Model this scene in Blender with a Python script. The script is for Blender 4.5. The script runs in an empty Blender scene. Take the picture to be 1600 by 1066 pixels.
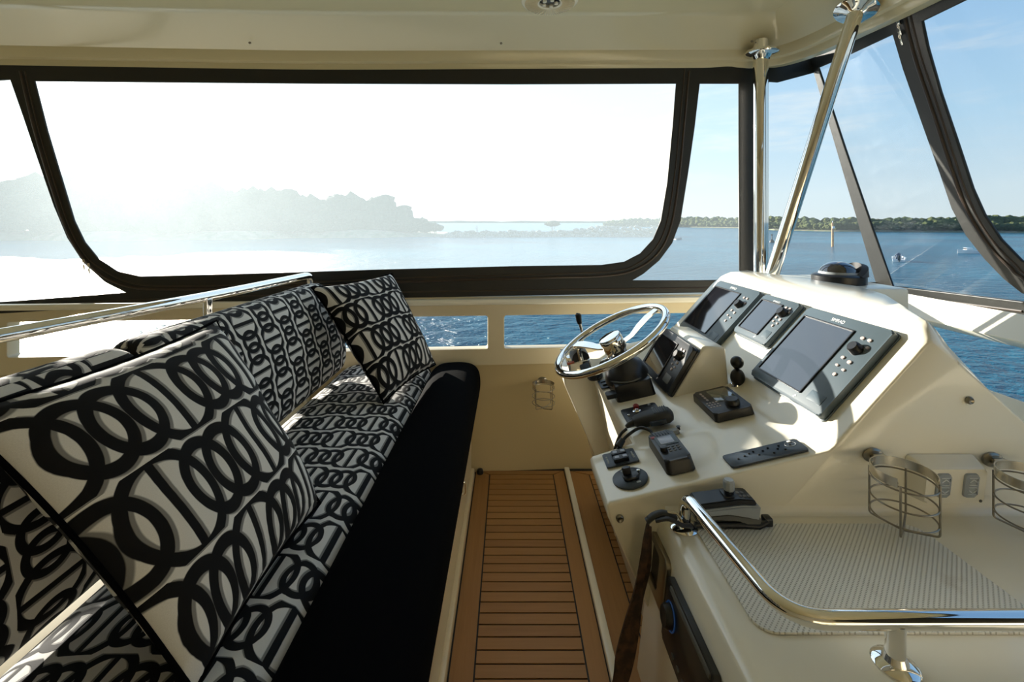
import bpy, bmesh, math, random
from mathutils import Vector, Matrix, noise
random.seed(7)
PI = math.pi
scene = bpy.context.scene
COL = scene.collection

# ------------------------------------------------------------------ camera, sky, sun, exposure
CAMZ = 1.25; FPX = 711.0; CX = 796.0; CY = 347.0
cam_d = bpy.data.cameras.new('camera'); cam = bpy.data.objects.new('camera', cam_d); COL.objects.link(cam)
cam.location = (0, 0, CAMZ); cam.rotation_euler = (PI/2, 0, 0)
cam_d.sensor_width = 36; cam_d.lens = FPX/1600*36
cam_d.shift_x = (800-CX)/1600; cam_d.shift_y = -(533-CY)/1600
cam_d.clip_start = 0.02; cam_d.clip_end = 6000
scene.camera = cam
scene.view_settings.view_transform = 'Standard'
scene.view_settings.look = 'None'
scene.view_settings.exposure = 0.0
scene.view_settings.gamma = 1.0
scene.view_settings.use_curve_mapping = False

SUN_EL = math.radians(10.5)
SUN_H = Vector((-0.685, 0.729, 0)).normalized()
SUN = Vector((SUN_H.x*math.cos(SUN_EL), SUN_H.y*math.cos(SUN_EL), math.sin(SUN_EL)))
sun_d = bpy.data.lights.new('sun', 'SUN'); sun_d.energy = 16.0; sun_d.angle = math.radians(0.6); sun_d.color = (1.0, 0.94, 0.82)
sun = bpy.data.objects.new('sun', sun_d); COL.objects.link(sun)
sun.rotation_euler = SUN.to_track_quat('Z', 'Y').to_euler()
sun.location = (-30, 32, 12)


class N:
    """small node-building helper"""
    def __init__(s, nt): s.nt = nt
    def n(s, t, **kw):
        x = s.nt.nodes.new(t)
        for k, v in kw.items(): setattr(x, k, v)
        return x
    def put(s, sock, v):
        if v is None: return
        if isinstance(v, bpy.types.NodeSocket): s.nt.links.new(v, sock)
        else: sock.default_value = v
    def m(s, op, a, b=None, c=None, clamp=False):
        x = s.n('ShaderNodeMath', operation=op, use_clamp=clamp)
        s.put(x.inputs[0], a); s.put(x.inputs[1], b); s.put(x.inputs[2], c)
        return x.outputs[0]
    def vm(s, op, a, b=None):
        x = s.n('ShaderNodeVectorMath', operation=op)
        s.put(x.inputs[0], a); s.put(x.inputs[1], b)
        return x.outputs['Value'] if op in ('DOT_PRODUCT', 'LENGTH') else x.outputs[0]
    def sep(s, v):
        x = s.n('ShaderNodeSeparateXYZ'); s.put(x.inputs[0], v); return x.outputs
    def comb(s, a, b, c=0.0):
        x = s.n('ShaderNodeCombineXYZ'); s.put(x.inputs[0], a); s.put(x.inputs[1], b); s.put(x.inputs[2], c); return x.outputs[0]
    def mixc(s, f, a, b, blend='MIX'):
        x = s.n('ShaderNodeMix', data_type='RGBA', blend_type=blend)
        s.put(x.inputs[0], f); s.put(x.inputs[6], a); s.put(x.inputs[7], b); return x.outputs[2]
    def noise(s, vec, scale, detail=3, rough=0.5, **k):
        x = s.n('ShaderNodeTexNoise'); s.put(x.inputs['Vector'], vec); x.inputs['Scale'].default_value = scale
        x.inputs['Detail'].default_value = detail; x.inputs['Roughness'].default_value = rough; return x.outputs[0]
    def ramp(s, f, pts):
        x = s.n('ShaderNodeValToRGB'); s.put(x.inputs[0], f); e = x.color_ramp.elements
        while len(e) < len(pts): e.new(0.5)
        for i, (p, c) in enumerate(pts):
            e[i].position = p; e[i].color = (c, c, c, 1) if isinstance(c, (int, float)) else (*c, 1)
        return x.outputs[0]
    def smooth(s, v, a, b):
        x = s.n('ShaderNodeMapRange', interpolation_type='SMOOTHSTEP'); s.put(x.inputs[0], v)
        x.inputs[1].default_value = a; x.inputs[2].default_value = b; return x.outputs[0]


def make_world():
    w = bpy.data.worlds.new('sky'); scene.world = w; w.use_nodes = True
    nt = w.node_tree; nt.nodes.clear(); g = N(nt)
    v = g.n('ShaderNodeTexCoord').outputs['Generated']
    v = g.vm('NORMALIZE', v)
    x, y, z = g.sep(v)
    up = g.m('MAXIMUM', z, 0.0)
    t = g.m('POWER', up, 0.62)
    base = g.ramp(t, [(0.0, (0.74, 0.83, 0.84)), (0.16, (0.68, 0.82, 0.88)), (0.34, (0.47, 0.70, 0.88)), (0.6, (0.27, 0.50, 0.80)), (1.0, (0.15, 0.32, 0.62))])
    # thin high cloud streaks
    cv = g.comb(g.m('MULTIPLY', x, 1.3), y, g.m('MULTIPLY', z, 7.0))
    cl = g.smooth(g.noise(cv, 3.1, 6, 0.62), 0.48, 0.76)
    band = g.m('MULTIPLY', g.smooth(z, 0.02, 0.12), g.m('SUBTRACT', 1.0, g.smooth(z, 0.3, 0.7)))
    base = g.mixc(g.m('MULTIPLY', g.m('MULTIPLY', cl, band), 0.55), base, (0.85, 0.88, 0.88, 1))
    d = g.vm('DOT_PRODUCT', v, tuple(SUN))
    d = g.m('MAXIMUM', d, 0.0)
    g1 = g.m('MULTIPLY', g.m('POWER', d, 2.2), 0.22)
    g2 = g.m('MULTIPLY', g.m('POWER', d, 9.0), 0.25)
    g3 = g.m('MULTIPLY', g.m('POWER', d, 160.0), 0.7)
    glow = g.m('ADD', g.m('ADD', g1, g2), g3)
    gl = g.n('ShaderNodeVectorMath', operation='SCALE'); gl.inputs[0].default_value = (1.0, 0.93, 0.80); g.put(gl.inputs[3], glow)
    tot = g.vm('ADD', base, gl.outputs[0])
    bg = g.n('ShaderNodeBackground'); g.put(bg.inputs[0], tot); bg.inputs[1].default_value = 1.0
    out = g.n('ShaderNodeOutputWorld'); nt.links.new(bg.outputs[0], out.inputs[0])
make_world()


# ------------------------------------------------------------------ materials
def new_mat(name):
    m = bpy.data.materials.new(name); m.use_nodes = True; m.node_tree.nodes.clear()
    g = N(m.node_tree); out = g.n('ShaderNodeOutputMaterial'); return m, g, out

def pbr(name, col, rough=0.5, metal=0.0, coat=0.0, bump=None, emis=None, spec=0.5, vary=None):
    m, g, out = new_mat(name)
    b = g.n('ShaderNodeBsdfPrincipled')
    b.inputs['Roughness'].default_value = rough; b.inputs['Metallic'].default_value = metal
    b.inputs['Coat Weight'].default_value = coat; b.inputs['Coat Roughness'].default_value = 0.06
    b.inputs['Specular IOR Level'].default_value = spec
    if vary:
        tc = g.n('ShaderNodeTexCoord').outputs['Object']
        f = g.smooth(g.noise(tc, vary[1], 4), 0.35, 0.7)
        g.put(b.inputs['Base Color'], g.mixc(f, (*col, 1), (*vary[0], 1)))
    else: b.inputs['Base Color'].default_value = (*col, 1)
    if bump:
        tc = g.n('ShaderNodeTexCoord').outputs['Object']
        bp = g.n('ShaderNodeBump'); bp.inputs['Strength'].default_value = bump[1]; bp.inputs['Distance'].default_value = bump[2]
        g.put(bp.inputs['Height'], g.noise(tc, bump[0], 3)); g.put(b.inputs['Normal'], bp.outputs[0])
    if emis:
        b.inputs['Emission Color'].default_value = (*emis[0], 1); b.inputs['Emission Strength'].default_value = emis[1]
    m.node_tree.links.new(b.outputs[0], out.inputs[0]); return m

def fabric_mat(name, bars, big_r, big_s, hw, sr=0.195, ss=0.80, CH=0.80):
    """interlocking black rings and bars on an off-white woven cloth; UV is in cells"""
    m, g, out = new_mat(name)
    uv = g.n('ShaderNodeTexCoord').outputs['UV']
    wob = g.n('ShaderNodeTexNoise'); g.put(wob.inputs['Vector'], uv); wob.inputs['Scale'].default_value = 9.0
    def dist(uvv):
        u, v, _ = g.sep(uvv)
        vr = g.m('DIVIDE', v, CH)
        row = g.m('FLOOR', g.m('ADD', vr, 0.5))
        vv = g.m('MULTIPLY', g.m('SUBTRACT', vr, row), CH)
        off = g.m('MULTIPLY', g.m('MODULO', g.m('ABSOLUTE', row), 2.0), 0.5)
        uu = g.m('ADD', u, off)
        uu = g.m('SUBTRACT', uu, g.m('FLOOR', g.m('ADD', uu, 0.5)))
        ax = g.m('ABSOLUTE', uu)
        def ring(cx, r, sy):
            a = g.comb(g.m('SUBTRACT', ax, cx), g.m('MULTIPLY', vv, sy), 0.0)
            return g.m('ABSOLUTE', g.m('SUBTRACT', g.vm('LENGTH', a), r))
        big = ring(0.0, big_r, big_s)
        a = g.m('MINIMUM', big, ring(0.375, sr, ss))
        a = g.m('MINIMUM', a, ring(0.625, sr, ss))
        bar = g.m('ABSOLUTE', g.m('SUBTRACT', ax, bars))
        bar = g.m('ADD', bar, g.m('MULTIPLY', g.m('GREATER_THAN', g.m('ABSOLUTE', vv), 0.34), 1.0))
        a = g.m('MINIMUM', a, g.m('ADD', bar, 0.006))
        # small diagonal ties between rows
        tie = g.m('ABSOLUTE', g.m('SUBTRACT', g.m('ADD', g.m('MULTIPLY', ax, 0.8), g.m('ABSOLUTE', vv)), 0.45))
        tie = g.m('ADD', tie, g.m('LESS_THAN', g.m('ABSOLUTE', vv), 0.27))
        return g.m('MINIMUM', a, tie)
    wv = g.n('ShaderNodeVectorMath', operation='SCALE'); g.put(wv.inputs[0], g.vm('SUBTRACT', wob.outputs['Color'], (0.5, 0.5, 0.5))); wv.inputs[3].default_value = 0.004
    p = g.vm('ADD', uv, wv.outputs[0])
    d1 = dist(p)
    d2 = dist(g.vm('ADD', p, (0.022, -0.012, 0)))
    black = g.m('SUBTRACT', 1.0, g.smooth(d1, hw, hw+0.007))
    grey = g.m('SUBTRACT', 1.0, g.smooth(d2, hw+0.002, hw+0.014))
    weave = g.noise(uv, 160, 2)
    white = g.mixc(weave, (0.56, 0.55, 0.53, 1), (0.74, 0.73, 0.71, 1))
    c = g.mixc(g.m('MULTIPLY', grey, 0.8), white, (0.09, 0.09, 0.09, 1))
    c = g.mixc(black, c, (0.006, 0.006, 0.007, 1))
    b = g.n('ShaderNodeBsdfPrincipled'); g.put(b.inputs['Base Color'], c); b.inputs['Roughness'].default_value = 0.85
    b.inputs['Sheen Weight'].default_value = 0.03; b.inputs['Sheen Roughness'].default_value = 0.4; b.inputs['Specular IOR Level'].default_value = 0.2
    bp = g.n('ShaderNodeBump'); bp.inputs['Strength'].default_value = 0.5; bp.inputs['Distance'].default_value = 0.0012
    g.put(bp.inputs['Height'], g.m('ADD', g.m('MULTIPLY', black, 1.0), g.m('MULTIPLY', weave, 0.3))); g.put(b.inputs['Normal'], bp.outputs[0])
    m.node_tree.links.new(b.outputs[0], out.inputs[0]); return m

def teak_mat():
    m, g, out = new_mat('oiled_teak')
    geo = g.n('ShaderNodeNewGeometry'); tc = g.n('ShaderNodeTexCoord').outputs['Object']
    x, y, z = g.sep(tc)
    r = geo.outputs['Random Per Island']
    u, v, w_ = g.sep(g.n('ShaderNodeTexCoord').outputs['UV'])
    gv = g.comb(g.m('MULTIPLY', u, 5.0), g.m('MULTIPLY', v, 90.0), g.m('MULTIPLY', r, 40.0))
    gr = g.noise(gv, 1.0, 5, 0.6)
    c = g.mixc(gr, (0.23, 0.105, 0.030, 1), (0.40, 0.205, 0.070, 1))
    c = g.mixc(g.m('MULTIPLY', r, 0.55), c, (0.44, 0.23, 0.075, 1))
    b = g.n('ShaderNodeBsdfPrincipled'); g.put(b.inputs['Base Color'], c); b.inputs['Roughness'].default_value = 0.55
    m.node_tree.links.new(b.outputs[0], out.inputs[0]); return m

def sea_mat():
    m, g, out = new_mat('sea_water')
    tc = g.n('ShaderNodeTexCoord').outputs['Object']
    a = g.noise(g.vm('MULTIPLY', tc, (1.0, 1.6, 1.0)), 0.55, 6, 0.62)
    b2 = g.noise(tc, 0.035, 3, 0.5)
    h = g.m('ADD', g.m('MULTIPLY', a, 1.0), g.m('MULTIPLY', b2, 2.0))
    bp = g.n('ShaderNodeBump'); bp.inputs['Strength'].default_value = 1.0; bp.inputs['Distance'].default_value = 1.0
    g.put(bp.inputs['Height'], h)
    b = g.n('ShaderNodeBsdfPrincipled')
    g.put(b.inputs['Base Color'], g.mixc(g.smooth(b2, 0.35, 0.7), (0.003, 0.080, 0.140, 1), (0.012, 0.150, 0.235, 1)))
    b.inputs['Roughness'].default_value = 0.22; b.inputs['IOR'].default_value = 1.33
    g.put(b.inputs['Normal'], bp.outputs[0])
    m.node_tree.links.new(b.outputs[0], out.inputs[0]); return m

def vinyl_mat(name, haze, milk, tint=(1, 1, 1)):
    """clear flexible window vinyl: mostly see-through, a faint reflection, and a haze that scatters light forward"""
    m, g, out = new_mat(name)
    tr = g.n('ShaderNodeBsdfTransparent'); tr.inputs[0].default_value = (*tint, 1)
    gl = g.n('ShaderNodeBsdfGlossy'); gl.inputs['Roughness'].default_value = 0.04; gl.inputs[0].default_value = (1, 1, 1, 1)
    rf = g.n('ShaderNodeBsdfRefraction'); rf.inputs['IOR'].default_value = 1.45; rf.inputs['Roughness'].default_value = 0.85; rf.inputs[0].default_value = (0.85, 0.95, 1.0, 1)
    tl = g.n('ShaderNodeBsdfTranslucent'); tl.inputs[0].default_value = (0.80, 0.93, 1.0, 1)
    tc = g.n('ShaderNodeTexCoord').outputs['Object']
    smear = g.noise(g.vm('MULTIPLY', tc, (3.0, 9.0, 3.0)), 2.0, 6, 0.7)
    hz = g.m('MULTIPLY', g.m('ADD', 0.55, g.m('MULTIPLY', smear, 0.9)), haze)
    m1 = g.n('ShaderNodeMixShader'); g.put(m1.inputs[0], hz)
    L = m.node_tree.links
    L.new(tr.outputs[0], m1.inputs[1]); L.new(rf.outputs[0], m1.inputs[2])
    m2 = g.n('ShaderNodeMixShader'); m2.inputs[0].default_value = milk
    L.new(m1.outputs[0], m2.inputs[1]); L.new(tl.outputs[0], m2.inputs[2])
    fr = g.n('ShaderNodeFresnel'); fr.inputs[0].default_value = 1.3
    m3 = g.n('ShaderNodeMixShader'); g.put(m3.inputs[0], g.m('MULTIPLY', fr.outputs[0], 0.07))
    L.new(m2.outputs[0], m3.inputs[1]); L.new(gl.outputs[0], m3.inputs[2])
    L.new(m3.outputs[0], out.inputs[0]); return m

def mat_mat():
    m, g, out = new_mat('woven_nonslip')
    tc = g.n('ShaderNodeTexCoord').outputs['Object']; x, y, z = g.sep(tc)
    P = 0.0090
    s1 = g.m('SINE', g.m('MULTIPLY', g.m('SUBTRACT', x, y), 2*PI/P))
    s2 = g.m('SINE', g.m('MULTIPLY', g.m('ADD', x, y), 2*PI/(P*0.8)))
    hole = g.smooth(g.m('ADD', g.m('MULTIPLY', s1, 1.0), g.m('MULTIPLY', s2, 0.55)), -1.35, -0.35)
    dirt = g.smooth(g.noise(tc, 9, 4), 0.62, 0.78)
    c = g.mixc(hole, (0.56, 0.53, 0.45, 1), (0.84, 0.82, 0.74, 1))
    c = g.mixc(g.m('MULTIPLY', dirt, 0.35), c, (0.42, 0.34, 0.22, 1))
    bp = g.n('ShaderNodeBump'); bp.inputs['Strength'].default_value = 0.8; bp.inputs['Distance'].default_value = 0.0025; g.put(bp.inputs['Height'], hole)
    b = g.n('ShaderNodeBsdfPrincipled'); g.put(b.inputs['Base Color'], c); b.inputs['Roughness'].default_value = 0.6; g.put(b.inputs['Normal'], bp.outputs[0])
    m.node_tree.links.new(b.outputs[0], out.inputs[0]); return m

def leaf_mat(name, a, b_):
    m, g, out = new_mat(name)
    tc = g.n('ShaderNodeTexCoord').outputs['Object']
    oi = g.n('ShaderNodeObjectInfo').outputs['Random']
    f = g.smooth(g.noise(tc, 0.9, 6, 0.7), 0.3, 0.7)
    c = g.mixc(f, (*a, 1), (*b_, 1)); c = g.mixc(g.m('MULTIPLY', oi, 0.5), c, (b_[0]*1.25, b_[1]*1.05, b_[2]*0.7, 1))
    bs = g.n('ShaderNodeBsdfPrincipled'); g.put(bs.inputs['Base Color'], c); bs.inputs['Roughness'].default_value = 0.85; bs.inputs['Specular IOR Level'].default_value = 0.1
    bp = g.n('ShaderNodeBump'); bp.inputs['Strength'].default_value = 1.0; bp.inputs['Distance'].default_value = 0.8; g.put(bp.inputs['Height'], g.noise(tc, 1.6, 5, 0.7)); g.put(bs.inputs['Normal'], bp.outputs[0])
    m.node_tree.links.new(bs.outputs[0], out.inputs[0]); return m

M = dict(
    gel=pbr('cream_gelcoat', (0.87, 0.82, 0.68), 0.24, coat=0.35, bump=(1.6, 0.12, 0.02)),
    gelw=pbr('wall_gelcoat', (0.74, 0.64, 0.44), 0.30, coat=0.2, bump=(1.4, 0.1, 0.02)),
    gell=pbr('shade_darkened_wall_gelcoat', (0.60, 0.48, 0.27), 0.30, coat=0.2, bump=(1.4, 0.1, 0.02)),  # wall gelcoat again, its colour darkened to stand in for shade near the floor
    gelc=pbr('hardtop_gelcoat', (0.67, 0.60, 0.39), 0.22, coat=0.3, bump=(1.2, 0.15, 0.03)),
    chrome=pbr('polished_stainless', (0.84, 0.82, 0.78), 0.045, 1.0),
    steel=pbr('brushed_stainless', (0.62, 0.58, 0.50), 0.25, 1.0),
    dsteel=pbr('tarnished_stainless', (0.30, 0.27, 0.22), 0.3, 1.0),
    black=pbr('black_plastic', (0.012, 0.012, 0.013), 0.32),
    blackm=pbr('matt_black_plastic', (0.02, 0.021, 0.023), 0.55),
    slate=pbr('slate_plastic', (0.075, 0.105, 0.125), 0.38),
    navy=pbr('dark_slate_plate', (0.025, 0.036, 0.05), 0.4),
    glass=pbr('display_glass', (0.012, 0.013, 0.018), 0.05, spec=1.0, coat=1.0),
    lcd=pbr('pale_lcd', (0.42, 0.45, 0.55), 0.2),
    btn=pbr('rubber_button', (0.45, 0.38, 0.36), 0.35),
    print_=pbr('white_print', (0.75, 0.78, 0.8), 0.5),
    grey=pbr('grey_plastic', (0.33, 0.36, 0.38), 0.35),
    dgrey=pbr('dark_grey_rubber', (0.11, 0.11, 0.10), 0.5),
    red=pbr('red_plastic', (0.25, 0.015, 0.01), 0.35),
    orange=pbr('dark_orange', (0.4, 0.07, 0.02), 0.4),
    led=pbr('blue_lamp_ring', (0.01, 0.03, 0.10), 0.3, emis=((0.1, 0.35, 1.0), 0.05)),
    canvas=pbr('black_canvas', (0.010, 0.010, 0.009), 0.75, bump=(900, 0.3, 0.0006)),
    trim=pbr('black_vinyl_trim', (0.013, 0.013, 0.011), 0.5, bump=(30, 0.25, 0.004)),
    zip=pbr('brown_black_zip', (0.045, 0.030, 0.022), 0.35),
    bolster=pbr('black_seat_vinyl', (0.002, 0.002, 0.0025), 0.9, bump=(500, 0.25, 0.0006), spec=0.03),
    strap=pbr('dark_brown_webbing', (0.035, 0.020, 0.012), 0.75, vary=((0.10, 0.05, 0.028), 60)),
    caulk=pbr('black_caulk', (0.008, 0.007, 0.006), 0.6),
    rock=pbr('breakwater_rock', (0.16, 0.15, 0.13), 0.9, vary=((0.33, 0.30, 0.25), 1.2)),
    bank=pbr('shore_ground', (0.20, 0.18, 0.12), 0.9, vary=((0.10, 0.13, 0.06), 0.3)),
    pile=pbr('weathered_timber', (0.55, 0.27, 0.10), 0.8, vary=((0.30, 0.20, 0.12), 1.5)),
    bark=pbr('bark', (0.13, 0.10, 0.07), 0.9),
    hull=pbr('white_hull', (0.85, 0.85, 0.83), 0.3),
    cloth1=pbr('dark_clothing', (0.05, 0.07, 0.12), 0.8),
    skin=pbr('skin', (0.45, 0.27, 0.19), 0.6),
    leaf=leaf_mat('shore_foliage', (0.016, 0.030, 0.012), (0.045, 0.062, 0.028)),
    mang=leaf_mat('mangrove_foliage', (0.040, 0.066, 0.026), (0.125, 0.150, 0.066)),
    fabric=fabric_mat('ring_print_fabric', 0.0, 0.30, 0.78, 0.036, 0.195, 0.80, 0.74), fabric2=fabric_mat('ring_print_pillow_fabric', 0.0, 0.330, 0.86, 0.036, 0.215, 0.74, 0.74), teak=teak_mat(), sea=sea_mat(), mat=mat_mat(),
    pane=vinyl_mat('clear_vinyl', 0.016, 0.175), pane3=vinyl_mat('clear_vinyl_small', 0.02, 0.08), pane2=vinyl_mat('clear_vinyl_front', 0.05, 0.03, (0.97, 0.99, 1.0)),
)

# ------------------------------------------------------------------ object helpers
def tag(o, label=None, cat=None, group=None, kind=None):
    if label: o['label'] = label
    if cat: o['category'] = cat
    if group: o['group'] = group
    if kind: o['kind'] = kind
    return o

def link_mesh(name, me, parent=None):
    o = bpy.data.objects.new(name, me); COL.objects.link(o)
    if parent is not None: o.parent = parent
    return o

def build(name, bm, mats, parent=None, smooth=40, recalc=True):
    if recalc: bmesh.ops.recalc_face_normals(bm, faces=bm.faces[:])
    me = bpy.data.meshes.new(name); bm.to_mesh(me); bm.free()
    for m in (mats if isinstance(mats, (list, tuple)) else [mats]): me.materials.append(m)
    if smooth:
        me.polygons.foreach_set('use_smooth', [True]*len(me.polygons)); me.set_sharp_from_angle(angle=math.radians(smooth))
    return link_mesh(name, me, parent)

def empty(name, loc=(0, 0, 0), mat=None, parent=None):
    o = bpy.data.objects.new(name, None); COL.objects.link(o); o.empty_display_size = 0.05
    if mat is not None: o.matrix_world = mat
    else: o.location = loc
    if parent is not None: o.parent = parent
    return o

def frame(origin, right, up, nrm):
    m = Matrix.Identity(4)
    for i, v in enumerate((right, up, nrm)):
        v = Vector(v).normalized()
        for k in range(3): m[k][i] = v[k]
    for k in range(3): m[k][3] = origin[k]
    return m

def copy_tree(o, parent=None):
    c = o.copy(); COL.objects.link(c)
    if parent is not None: c.parent = parent
    for ch in [x for x in bpy.data.objects if x.parent == o]: copy_tree(ch, c)
    return c

def add_box(bm, size, loc=(0, 0, 0), rot=None, bev=0.0, seg=2, mi=0):
    t = bmesh.new(); bmesh.ops.create_cube(t, size=1.0)
    bmesh.ops.scale(t, vec=size, verts=t.verts)
    if bev > 0: bmesh.ops.bevel(t, geom=t.edges[:], offset=bev, segments=seg, profile=0.5, affect='EDGES')
    mt = Matrix.Translation(loc) @ (rot.to_4x4() if rot is not None else Matrix.Identity(4))
    bmesh.ops.transform(t, matrix=mt, verts=t.verts)
    merge(bm, t, mi)

def merge(bm, t, mi=0):
    vm = {}
    for v in t.verts: vm[v] = bm.verts.new(v.co)
    for f in t.faces:
        nf = bm.faces.new([vm[v] for v in f.verts]); nf.material_index = mi if mi else f.material_index
    t.free()

def add_slab(bm, w, h, d, loc=(0, 0, 0), r=0.01, bev=0.003, mi=0, rot=None, taper=0.0):
    """rounded-rectangle slab: w along x, h along y, d along z from loc.z upward"""
    t = bmesh.new(); pts = rrect(w, h, r)
    ring0 = [t.verts.new((x, y, 0)) for x, y in pts]
    s = 1.0 - taper
    ring1 = [t.verts.new((x*s, y*s, d)) for x, y in pts]
    n = len(pts)
    for i in range(n): t.faces.new((ring0[i], ring0[(i+1) % n], ring1[(i+1) % n], ring1[i]))
    t.faces.new(ring1); t.faces.new(ring0[::-1])
    if bev > 0:
        ed = [e for e in t.edges if abs(e.verts[0].co.z-d) < 1e-6 and abs(e.verts[1].co.z-d) < 1e-6]
        bmesh.ops.bevel(t, geom=ed, offset=bev, segments=3, profile=0.5, affect='EDGES')
    mt = Matrix.Translation(loc) @ (rot.to_4x4() if rot is not None else Matrix.Identity(4))
    bmesh.ops.transform(t, matrix=mt, verts=t.verts); merge(bm, t, mi)

def rrect(w, h, r, n=5):
    r = min(r, w/2-1e-4, h/2-1e-4); out = []
    for cx, cy, a0 in ((w/2-r, h/2-r, 0), (-w/2+r, h/2-r, 90), (-w/2+r, -h/2+r, 180), (w/2-r, -h/2+r, 270)):
        for i in range(n+1):
            a = math.radians(a0+90*i/n); out.append((cx+r*math.cos(a), cy+r*math.sin(a)))
    return out

def smooth_path(pts, n=8):
    pts = [Vector(p) for p in pts]; out = []
    for i in range(len(pts)-1):
        p0 = pts[max(i-1, 0)]; p1 = pts[i]; p2 = pts[i+1]; p3 = pts[min(i+2, len(pts)-1)]
        for k in range(n):
            t = k/n
            out.append(0.5*((2*p1)+(-p0+p2)*t+(2*p0-5*p1+4*p2-p3)*t*t+(-p0+3*p1-3*p2+p3)*t**3))
    out.append(pts[-1]); return out

def fillet_path(pts, rad, n=8):
    pts = [Vector(p) for p in pts]; out = [pts[0]]
    for i in range(1, len(pts)-1):
        a = (pts[i-1]-pts[i]); b = (pts[i+1]-pts[i]); r = rad[i-1] if isinstance(rad, (list, tuple)) else rad
        r = min(r, a.length*0.49, b.length*0.49); a = pts[i]+a.normalized()*r; b = pts[i]+b.normalized()*r
        for k in range(n+1):
            t = k/n; out.append(a*(1-t)**2+pts[i]*2*t*(1-t)+b*t*t)
    out.append(pts[-1]); return out

def add_tube(bm, pts, r, seg=12, closed=False, cap=True, mi=0, flat=1.0):
    pts = [Vector(p) for p in pts]; n = len(pts); rings = []
    prev = None
    for i, p in enumerate(pts):
        if closed: t = (pts[(i+1) % n]-pts[i-1]).normalized()
        else: t = (pts[min(i+1, n-1)]-pts[max(i-1, 0)]).normalized()
        if prev is None:
            ref = Vector((0, 0, 1)) if abs(t.z) < 0.9 else Vector((1, 0, 0))
            u = t.cross(ref).normalized()
        else: u = (prev-t*prev.dot(t)).normalized()
        prev = u; v = t.cross(u)
        rr = r[i] if isinstance(r, (list, tuple)) else r
        rings.append([bm.verts.new(p+(u*math.cos(2*PI*k/seg)+v*math.sin(2*PI*k/seg)*flat)*rr) for k in range(seg)])
    m = n if closed else n-1
    for i in range(m):
        a = rings[i]; b = rings[(i+1) % n]
        for k in range(seg):
            f = bm.faces.new((a[k], a[(k+1) % seg], b[(k+1) % seg], b[k])); f.material_index = mi
    if cap and not closed:
        f = bm.faces.new(rings[0][::-1]); f.material_index = mi
        f = bm.faces.new(rings[-1]); f.material_index = mi

def add_lathe(bm, prof, mat=None, seg=32, mi=0, cap=True):
    """prof: (radius, height) list; axis z of mat"""
    mat = mat or Matrix.Identity(4); rings = []
    for r, h in prof:
        r = max(r, 1e-5)
        rings.append([bm.verts.new(mat @ Vector((r*math.cos(2*PI*k/seg), r*math.sin(2*PI*k/seg), h))) for k in range(seg)])
    for i in range(len(rings)-1):
        for k in range(seg):
            f = bm.faces.new((rings[i][k], rings[i][(k+1) % seg], rings[i+1][(k+1) % seg], rings[i+1][k])); f.material_index = mi
    if cap:
        bm.faces.new(rings[0][::-1]).material_index = mi; bm.faces.new(rings[-1]).material_index = mi

def axis_mat(loc, zdir, xref=(1, 0, 0)):
    z = Vector(zdir).normalized(); x = Vector(xref); x = (x-z*x.dot(z))
    if x.length < 1e-4: x = Vector((0, 1, 0)); x = x-z*x.dot(z)
    x.normalize(); y = z.cross(x); return frame(loc, x, y, z)

def plate2d(name, loops, mtx, thick, bev, mats, parent=None):
    """flat plate with holes: loops in local xy, thickness along +-z of mtx"""
    cu = bpy.data.curves.new(name, 'CURVE'); cu.dimensions = '2D'; cu.fill_mode = 'BOTH'; cu.extrude = thick/2; cu.bevel_depth = bev; cu.bevel_resolution = 2; cu.offset = -bev
    for lp in loops:
        sp = cu.splines.new('POLY'); sp.points.add(len(lp)-1); sp.use_cyclic_u = True
        for i, (x, y) in enumerate(lp): sp.points[i].co = (x, y, 0, 1)
    o = bpy.data.objects.new(name+'_tmp', cu); COL.objects.link(o)
    dg = bpy.context.evaluated_depsgraph_get(); me = bpy.data.meshes.new_from_object(o.evaluated_get(dg))
    bpy.data.objects.remove(o); bpy.data.curves.remove(cu)
    me.transform(mtx); me.materials.clear(); me.name = name
    for m in (mats if isinstance(mats, (list, tuple)) else [mats]): me.materials.append(m)
    return link_mesh(name, me, parent)

def text(name, body, size, mtx, mat, parent=None, depth=0.0004):
    cu = bpy.data.curves.new(name, 'FONT'); cu.body = body; cu.size = size; cu.extrude = depth; cu.align_x = 'CENTER'; cu.align_y = 'CENTER'
    o = bpy.data.objects.new(name+'_tmp', cu); COL.objects.link(o)
    dg = bpy.context.evaluated_depsgraph_get(); me = bpy.data.meshes.new_from_object(o.evaluated_get(dg))
    bpy.data.objects.remove(o); bpy.data.curves.remove(cu)
    me.transform(mtx); me.materials.clear(); me.materials.append(mat); me.name = name
    return link_mesh(name, me, parent)

def chaikin(pts, n=2, closed=True):
    for _ in range(n):
        out = []
        m = len(pts)
        for i in range(m if closed else m-1):
            a = Vector(pts[i]); b = Vector(pts[(i+1) % m]); out += [tuple(a*0.75+b*0.25), tuple(a*0.25+b*0.75)]
        pts = out
    return pts

T = Matrix.Translation

# survey helpers: a sight line from the eye point met with a known plane of the boat
def ray(x, y): return Vector(((x-CX)/FPX, 1.0, -(y-CY)/FPX))
EYE = Vector((0, 0, CAMZ))
def on_plane(x, y, p0, n):
    r = ray(x, y); p0 = Vector(p0); n = Vector(n); t = (p0-EYE).dot(n)/r.dot(n); return EYE+r*t

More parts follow.
